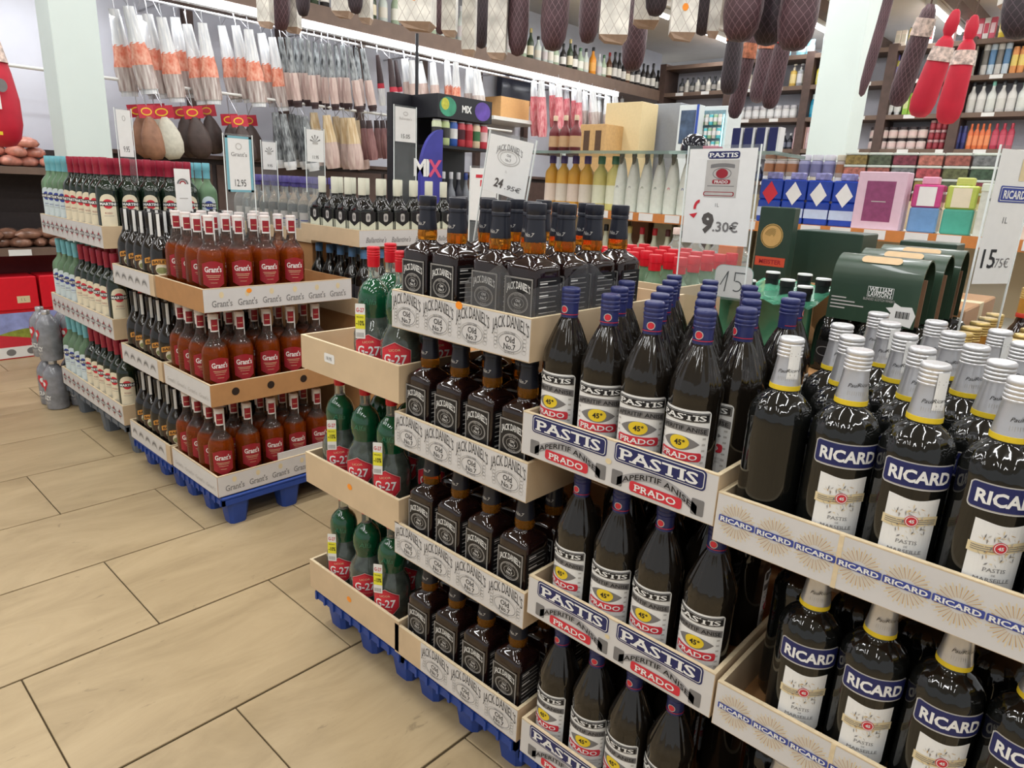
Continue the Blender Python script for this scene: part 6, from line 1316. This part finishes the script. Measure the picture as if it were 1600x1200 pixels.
for (px, pb, wp, D, lb, st) in ((416, 46, 24, 3.3, 'narrow white netted carton, leftmost above the striped sausages', 0), (458, 54, 26, 3.5, 'slim white netted carton beside a dark ham, above sausages', 0), (536, 30, 34, 3.4, 'white netted carton with brown open base', 0), (572, 40, 22, 3.3, 'small white netted carton near the header bottles', 0), (652, 50, 60, 2.9, 'wide white netted carton with orange sticker, above thin sausages', 1), (702, 60, 26, 3.2, 'slim white netted carton right of the wide stickered one', 0), (732, 90, 24, 3.1, 'slim pale carton left of a dark ham by the post', 0), (776, 96, 34, 3.0, 'tall white netted carton above the MIX stand', 0), (957, 70, 52, 2.8, 'broad white netted carton in the middle over the wooden header', 0), (1008, 46, 46, 3.1, 'white netted carton with its flap hanging open', 0), (1064, 66, 46, 2.8, 'white netted carton with orange sticker by the corner', 1), (1112, 62, 20, 2.9, 'white carton edge behind the large netted hams', 0), (1580, 20, 40, 2.6, 'white and red carton at far right above the shelves', 0)):
    netbox(px, pb, wp, D, lb, 0.5, st, 0.62)
for (px, pb, wp, D, L_, mt, lb) in ((440, 48, 34, 3.4, 0.5, HNET, 'dark netted ham between two slim cartons, leftmost'), (474, 26, 28, 3.2, 0.45, HDARK, 'dark ham tip above the striped sausages'), (556, 22, 26, 3.2, 0.4, HDARK, 'short dark ham between cartons above header bottles'), (688, 54, 22, 3.4, 0.5, HNET, 'slim maroon ham behind the wide stickered carton'), (752, 76, 28, 3.2, 0.5, HDARK, 'dark ham between pale carton and tall carton'), (808, 88, 34, 3.0, 0.6, HNET, 'maroon netted ham with white band, right of tall carton'), (864, 80, 52, 2.8, 0.55, HNET, 'plump maroon netted ham with red foot over the header bottles'), (918, 68, 40, 3.15, 0.55, HNET, 'maroon ham leaning against the broad carton'), (988, 112, 42, 3.45, 0.55, HNET, 'low hanging maroon netted ham behind the middle cartons'), (1024, 26, 36, 2.9, 0.4, HDARK, 'dark ham high between two white cartons'), (1096, 56, 30, 3.0, 0.5, HDARK, 'black ham beside the carton with orange sticker'), (1156, 66, 68, 2.7, 0.55, HNET, 'large dark netted ham with yellow tag, left of three'), (1198, 72, 56, 2.8, 0.55, HDARK, 'large black netted ham, middle of three'), (1240, 80, 68, 2.6, 0.55, HNET, 'large dark netted ham, right of three by the column'), (1590, 62, 60, 2.5, 0.5, HDARK, 'dark ham at far right under the red carton')):
    ham_thing(px, pb, wp, L_, D, mt, lb)
CARDP = M('patterned_paper', (200, 180, 170), 0.5, var=0.5, scale=60); GOLDP = M('gold_red_paper', (190, 120, 90), 0.4, var=0.5, scale=50)
for (px, pb, wp, D, L_, mt, lb, ln, cm_) in ((1138, 148, 30, 3.15, 0.32, HDARK, 'short dark ham with gold paper under the large hams', 0.0, GOLDP), (1160, 184, 26, 3.6, 0.42, HNET, 'slender maroon ham tilted left beneath the large hams', 0.18, GOLDP), (1188, 160, 28, 3.9, 0.4, HNET, 'slender maroon ham, middle of the lower three', 0.1, GOLDP), (1214, 170, 28, 3.4, 0.42, HNET, 'slender maroon ham with red top near the column', 0.1, CARMINE), (1376, 150, 16, 3.6, 0.9, HNET, 'long thin dark ham hugging the right column', 0.1, CARDP), (1424, 164, 34, 2.95, 0.40, HNET, 'maroon ham with dark hoof and patterned band, right of column', 0.22, CARDP)):
    ham_thing(px, pb, wp, L_, D, mt, lb, lean=ln, cardm=cm_, fat=0.62)
for (px, pb, wp, D, L_, lb, ln) in ((1455, 182, 38, 3.3, 0.36, 'ham in red cloth bag tilted left, left one of the red pair', 0.2), (1486, 194, 36, 3.55, 0.40, 'ham in red cloth bag, right one of the red pair', 0.06), (8, 230, 66, 3.2, 0.52, 'large ham in red cloth bag with grey patch at far left', 0.0)):
    r = ham_thing(px, pb, wp, L_, D, REDBAG, lb, lean=ln, cardm=CARDP, fat=0.6 if px > 1000 else 0.3)
    obj('hoof', smooth_by_angle(MB().lathe([(0.012, 0), (0.028, 0.03), (0.03, 0.07), (0.018, 0.11), (0.008, 0.12)], 12, sy=0.8).me('hoof', REDBAG if px > 1000 else LEATH), 60), r, (0, 0, -0.01))
    if px < 100:
        q = Print(); q.ell(0.02, -0.26, 0.022, 0.028, GREY, 0); q.rect(-0.03, 0.01, -0.36, -0.3, WHITE, 0); q.rect(-0.03, 0.0, -0.47, -0.455, YEL, 0); P = r.location; d = Vector((0 - P.x, 0 - P.y, 0)).normalized()
        t_ = mesh('patch', [(d.x * (0.118 + l * 0.0005) - d.y * x, d.y * (0.118 + l * 0.0005) + d.x * x, z_) for x, z_, l in q.v], q.f, q.mats, q.m); o = obj('patch', t_, r, rz=-r.rotation_euler[2])

# ------------------------------------------------------------------ price signs
def sign(label, loc, W, H, rz, roll, drop, draw, frame=None, name='price_sign', paper=WHITE):
    """acrylic sheet W wide standing on loc, paper in its upper part (height H) above a clear lower part of height drop"""
    r = thing(name, label, 'sign', loc, rz); r.rotation_euler = (0, roll, rz)
    obj('acrylic_sheet', box_me('acrylic_sheet', -W / 2 - 0.006, W / 2 + 0.006, -0.0015, 0.0015, 0, drop + H + 0.008, SHEET), r)
    e = MB()
    for s in (-1, 1): e.box(s * (W / 2 + 0.006) - 0.0012, s * (W / 2 + 0.006) + 0.0012, -0.002, 0.002, 0, drop + H + 0.008)
    obj('sheet_edge', e.me('sheet_edge', ACRYL_EDGE), r)
    pp = obj('paper', box_me('paper', -W / 2, W / 2, -0.0027, -0.0017, drop, drop + H, paper), r)
    q = Print()
    if frame:
        for (a, b, c, d) in ((-W / 2, W / 2, 0, H * 0.04), (-W / 2, W / 2, H * 0.96, H), (-W / 2, -W / 2 + W * 0.1, 0, H), (W / 2 - W * 0.1, W / 2, 0, H)): q.rect(a, b, c, d, frame, 0)
    draw(q, W, H)
    obj('print', mesh('print', [(x, -0.0031 - l * 0.0003, z_ + drop) for x, z_, l in q.v], q.f, q.mats, q.m), pp)
    return r
def d_pastis(q, W, H):
    q.rrect(0.004, H * 0.935, W * 0.47, H * 0.075, 0.006, NAVY, 1); q.text('PASTIS', 0.004, H * 0.935, H * 0.045, WHITE, 2, w=W * 0.42, bold=0.02, serif=0.09)
    q.rect(-W * 0.22, W * 0.26, H * 0.5, H * 0.885, LGREY, 0.5); q.rrect(0.004, H * 0.83, W * 0.36, H * 0.04, 0.002, GREY, 1, arc=lambda X: -X * X * 3); q.ell(0.004, H * 0.745, W * 0.09, H * 0.05, DRED, 1); q.ring(0.004, H * 0.745, W * 0.14, H * 0.06, 0.002, GREY, 1)
    q.rrect(0.004, H * 0.66, W * 0.27, H * 0.045, 0.004, DRED, 1); q.text('PRADO', 0.004, H * 0.66, H * 0.03, WHITE, 2, w=W * 0.2, bold=0.02, serif=0.06); q.rect(-W * 0.18, W * 0.22, H * 0.612, H * 0.62, GREY, 1); q.rrect(-W * 0.0, H * 0.535, W * 0.46, H * 0.045, 0.004, DRED, 1); q.rrect(-W * 0.0, H * 0.535, W * 0.43, H * 0.03, 0.003, LGREY, 2)
    q.text('1L', 0, H * 0.42, H * 0.04, GREY, 1); q.text('9', -W * 0.12, H * 0.235, H * 0.2, M('dark_grey_ink', (84, 80, 78), 0.6), 1, bold=0.05); q.text('.30€', W * 0.155, H * 0.195, H * 0.105, GREY, 1, w=W * 0.38, bold=0.02)
    q.ring(-W * 0.27, H * 0.38, W * 0.09, H * 0.09, 0.007, RED, 1, 10, PI * 0.5, PI * 1.05); q.poly([(-W * 0.42, H * 0.31), (-W * 0.34, H * 0.27), (-W * 0.29, H * 0.33)], RED, 1)
P0 = at_y(1123, 306, 1.60); pa, pb_ = at_y(1076, 300, 1.60), at_y(1180, 306, 1.60); zt_, zb_ = at_y(1135, 232, 1.60).z, at_y(1117, 382, 1.60).z
sign('white price card with pastis emblem and 9.30 in acrylic holder', ((pa.x + pb_.x) / 2, 1.60, zb_ - 0.13), pb_.x - pa.x, zt_ - zb_, 0.0, -0.02, 0.13, d_pastis)
def d_jd(q, W, H):
    q.text("JACK DANIEL'S", 0, H * 0.84, H * 0.11, GREY, 1, w=W * 0.6, serif=0.05, arc=lambda X: -X * X * 5); q.ring(0, H * 0.66, W * 0.26, H * 0.14, 0.002, LGREY, 1); q.ring(0, H * 0.66, W * 0.2, H * 0.11, 0.0015, LGREY, 1); q.text('Old', 0, H * 0.70, H * 0.05, GREY, 1); q.text('No.7', 0, H * 0.62, H * 0.05, GREY, 1)
    q.text('1L', 0, H * 0.42, H * 0.045, LGREY, 1); q.text('24', -W * 0.15, H * 0.2, H * 0.16, M('dark_grey_ink', (84, 80, 78), 0.6), 1, bold=0.03, shear=0.2); q.text('.95€', W * 0.19, H * 0.16, H * 0.085, GREY, 1, w=W * 0.36, bold=0.01, shear=0.2)
pa, pb_ = at_y(757, 255, 1.3255), at_y(824, 262, 1.3255); zt_, zb_ = at_y(800, 212, 1.3255).z, at_y(782, 302, 1.3255).z
sign('white price card reading 24.95 tilted over the square whiskey bottles', ((pa.x + pb_.x) / 2 - 0.055, 1.3255, 1.072), pb_.x - pa.x, zt_ - zb_, 0.0, 0.17, zb_ - 1.072, d_jd)
def d_red(q, W, H):
    q.text('RED', 0, H * 0.82, H * 0.1, RED, 1) if False else None
    q.rect(-W * 0.3, W * 0.3, H * 0.82, H * 0.88, RED, 1); q.rect(-W * 0.12, W * 0.12, H * 0.66, H * 0.78, RED, 1); q.text('1', W * 0.05, H * 0.18, H * 0.2, GREY, 1)
pa, pb_ = at_y(736, 300, 1.757), at_y(776, 304, 1.757); zt_, zb_ = at_y(756, 263, 1.757).z, at_y(750, 345, 1.757).z
sign('small white price card with red heading behind the square whiskey', ((pa.x + pb_.x) / 2, 1.757, 1.0), pb_.x - pa.x, zt_ - zb_, 0.0, 0, zb_ - 1.0, d_red)
def d_ricard(q, W, H):
    q.rect(W * 0.1, W * 0.25, H * 0.78, H * 0.94, SAND, 1); q.rrect(0.01, H * 0.68, W * 0.8, H * 0.12, 0.004, BLUEINK, 1); q.rrect(0.01, H * 0.68, W * 0.74, H * 0.10, 0.003, WHITE, 2); q.rrect(0.01, H * 0.68, W * 0.72, H * 0.09, 0.003, BLUEINK, 3); q.text('RICARD', 0.01, H * 0.68, H * 0.06, WHITE, 4, w=W * 0.6, bold=0.03)
    q.text('1L', 0, H * 0.49, H * 0.05, GREY, 1); q.text('15', -W * 0.2, H * 0.2, H * 0.15, BLACK, 1, bold=0.01); q.text('.75€', W * 0.16, H * 0.165, H * 0.075, GREY, 1)
P0 = at_d(1548, 430, 1.62)
sign('white price card with blue name band and 15.75, in tall acrylic holder', (P0.x, P0.y, P0.z - 0.17), 0.125, 0.30, 1.12, 0.0, 0.15, d_ricard)
def small(word, price, dk=GREY):
    def d(q, W, H):
        if word: q.text(word, 0, H * 0.68, H * 0.075, dk, 1, w=W * 0.6, serif=0.04)
        q.ring(0, H * 0.82, W * 0.12, H * 0.06, 0.003, LGREY, 1, 12); q.text(price, 0, H * 0.17, H * 0.13, BLACK, 1, w=W * 0.42)
    return d
def motif(price):
    def d(q, W, H):
        for k in range(5): q.poly([(0, H * 0.62), (W * 0.32 * math.cos(PI * (k + 0.5) / 5 - 0.06), H * 0.62 + W * 0.36 * math.sin(PI * (k + 0.5) / 5 - 0.06)), (W * 0.32 * math.cos(PI * (k + 0.5) / 5 + 0.16), H * 0.62 + W * 0.36 * math.sin(PI * (k + 0.5) / 5 + 0.16))], GREY, 1)
        q.rect(-W * 0.16, W * 0.16, H * 0.55, H * 0.62, LGREY, 1); q.text(price, 0, H * 0.15, H * 0.11, BLACK, 1, w=W * 0.36)
    return d
TEALF = M('teal_frame', (120, 176, 190), 0.4, var=0.03)
for (x0, x1, yt, yb2, X, drop, lb, dr_, fr) in ((353, 394, 213, 300, -2.75, 0.20, 'teal-framed price card reading 12 above claret-label whisky', small("Grant's", '12.95'), TEALF), (410, 431, 222, 265, -3.4, 0.16, 'smallest white price card left of the leaf-motif card', motif('9.95'), None), (479, 505, 203, 253, -3.05, 0.14, 'white price card with leaf motif before beige sausages', motif('11.95'), None), (617, 649, 168, 222, -2.75, 0.30, 'white price card reading 15.05 above the square scotch', small("Ballantine's", '15.05', LGREY), None), (184, 206, 172, 245, -3.65, 0.12, 'white price card standing left of the tan hams over vermouth', small('', '9.95'), None)):
    a, b = at_x(x0, (yt + yb2) / 2, X), at_x(x1, (yt + yb2) / 2, X); zt_, zb_ = at_x((x0 + x1) / 2, yt, X).z, at_x((x0 + x1) / 2, yb2, X).z
    sign(lb, (X, (a.y + b.y) / 2, zb_ - drop), b.y - a.y, zt_ - zb_, PI / 2, 0, drop, dr_, fr)
r = thing('bottle_tag', 'white card with half-lens motif leaning on the vermouth bottles', 'sign', at_x(289, 330, -3.02), PI / 2 - 0.2)
obj('card', box_me('card', -0.03, 0.03, -0.001, 0.001, 0, 0.17, WHITE), r); q = Print(); q.ring(0, 0.11, 0.022, 0.022, 0.007, GREY, 1, 12, 0, PI); q.ring(0, 0.11, 0.013, 0.013, 0.005, DRED, 1, 12, 0, PI); q.rect(-0.016, 0.016, 0.05, 0.054, LGREY, 1); obj('print', q.build_me('print', map_front(-0.0012)), r)

# ------------------------------------------------------------------ loose film round the front whiskey pack
wr = thing('plastic_wrap', 'torn clear shrink film round the front right whiskey bottles', 'wrap', (0, 0, 1.068))
x0, x1, y0, y1 = -1.079, -0.8835, 1.0295, 1.33
path = [(x0 - 0.030 * math.sin(k / 24 * PI), y1 + (y0 - y1) * k / 24) for k in range(25)] + [(x0 + (x1 - x0) * k / 30, y0 + 0.0004 * math.sin(k)) for k in range(1, 31)] + [(x1, y0 + (y1 - y0) * k / 24) for k in range(1, 25)]
mb = MB(); nz = 9
for i, (x, y) in enumerate(path):
    top = 0.150 + 0.022 * math.sin(i * 0.21) + 0.010 * math.sin(i * 0.47 + 1)
    for j_ in range(nz):
        t = j_ / (nz - 1); z_ = 0.003 + (top - 0.003) * t
        bul = (0.004 * math.sin(i * 0.55 + j_ * 1.1) if 0 < i < 24 else 0)
        mb.v.append((x - bul, y, z_))
for i in range(len(path) - 1):
    for j_ in range(nz - 1): mb.f.append((i * nz + j_, (i + 1) * nz + j_, (i + 1) * nz + j_ + 1, i * nz + j_ + 1)); mb.m.append(0); mb.uv.append([(0, 0)] * 4)
obj('film', mb.me('film', FILM, True), wr)
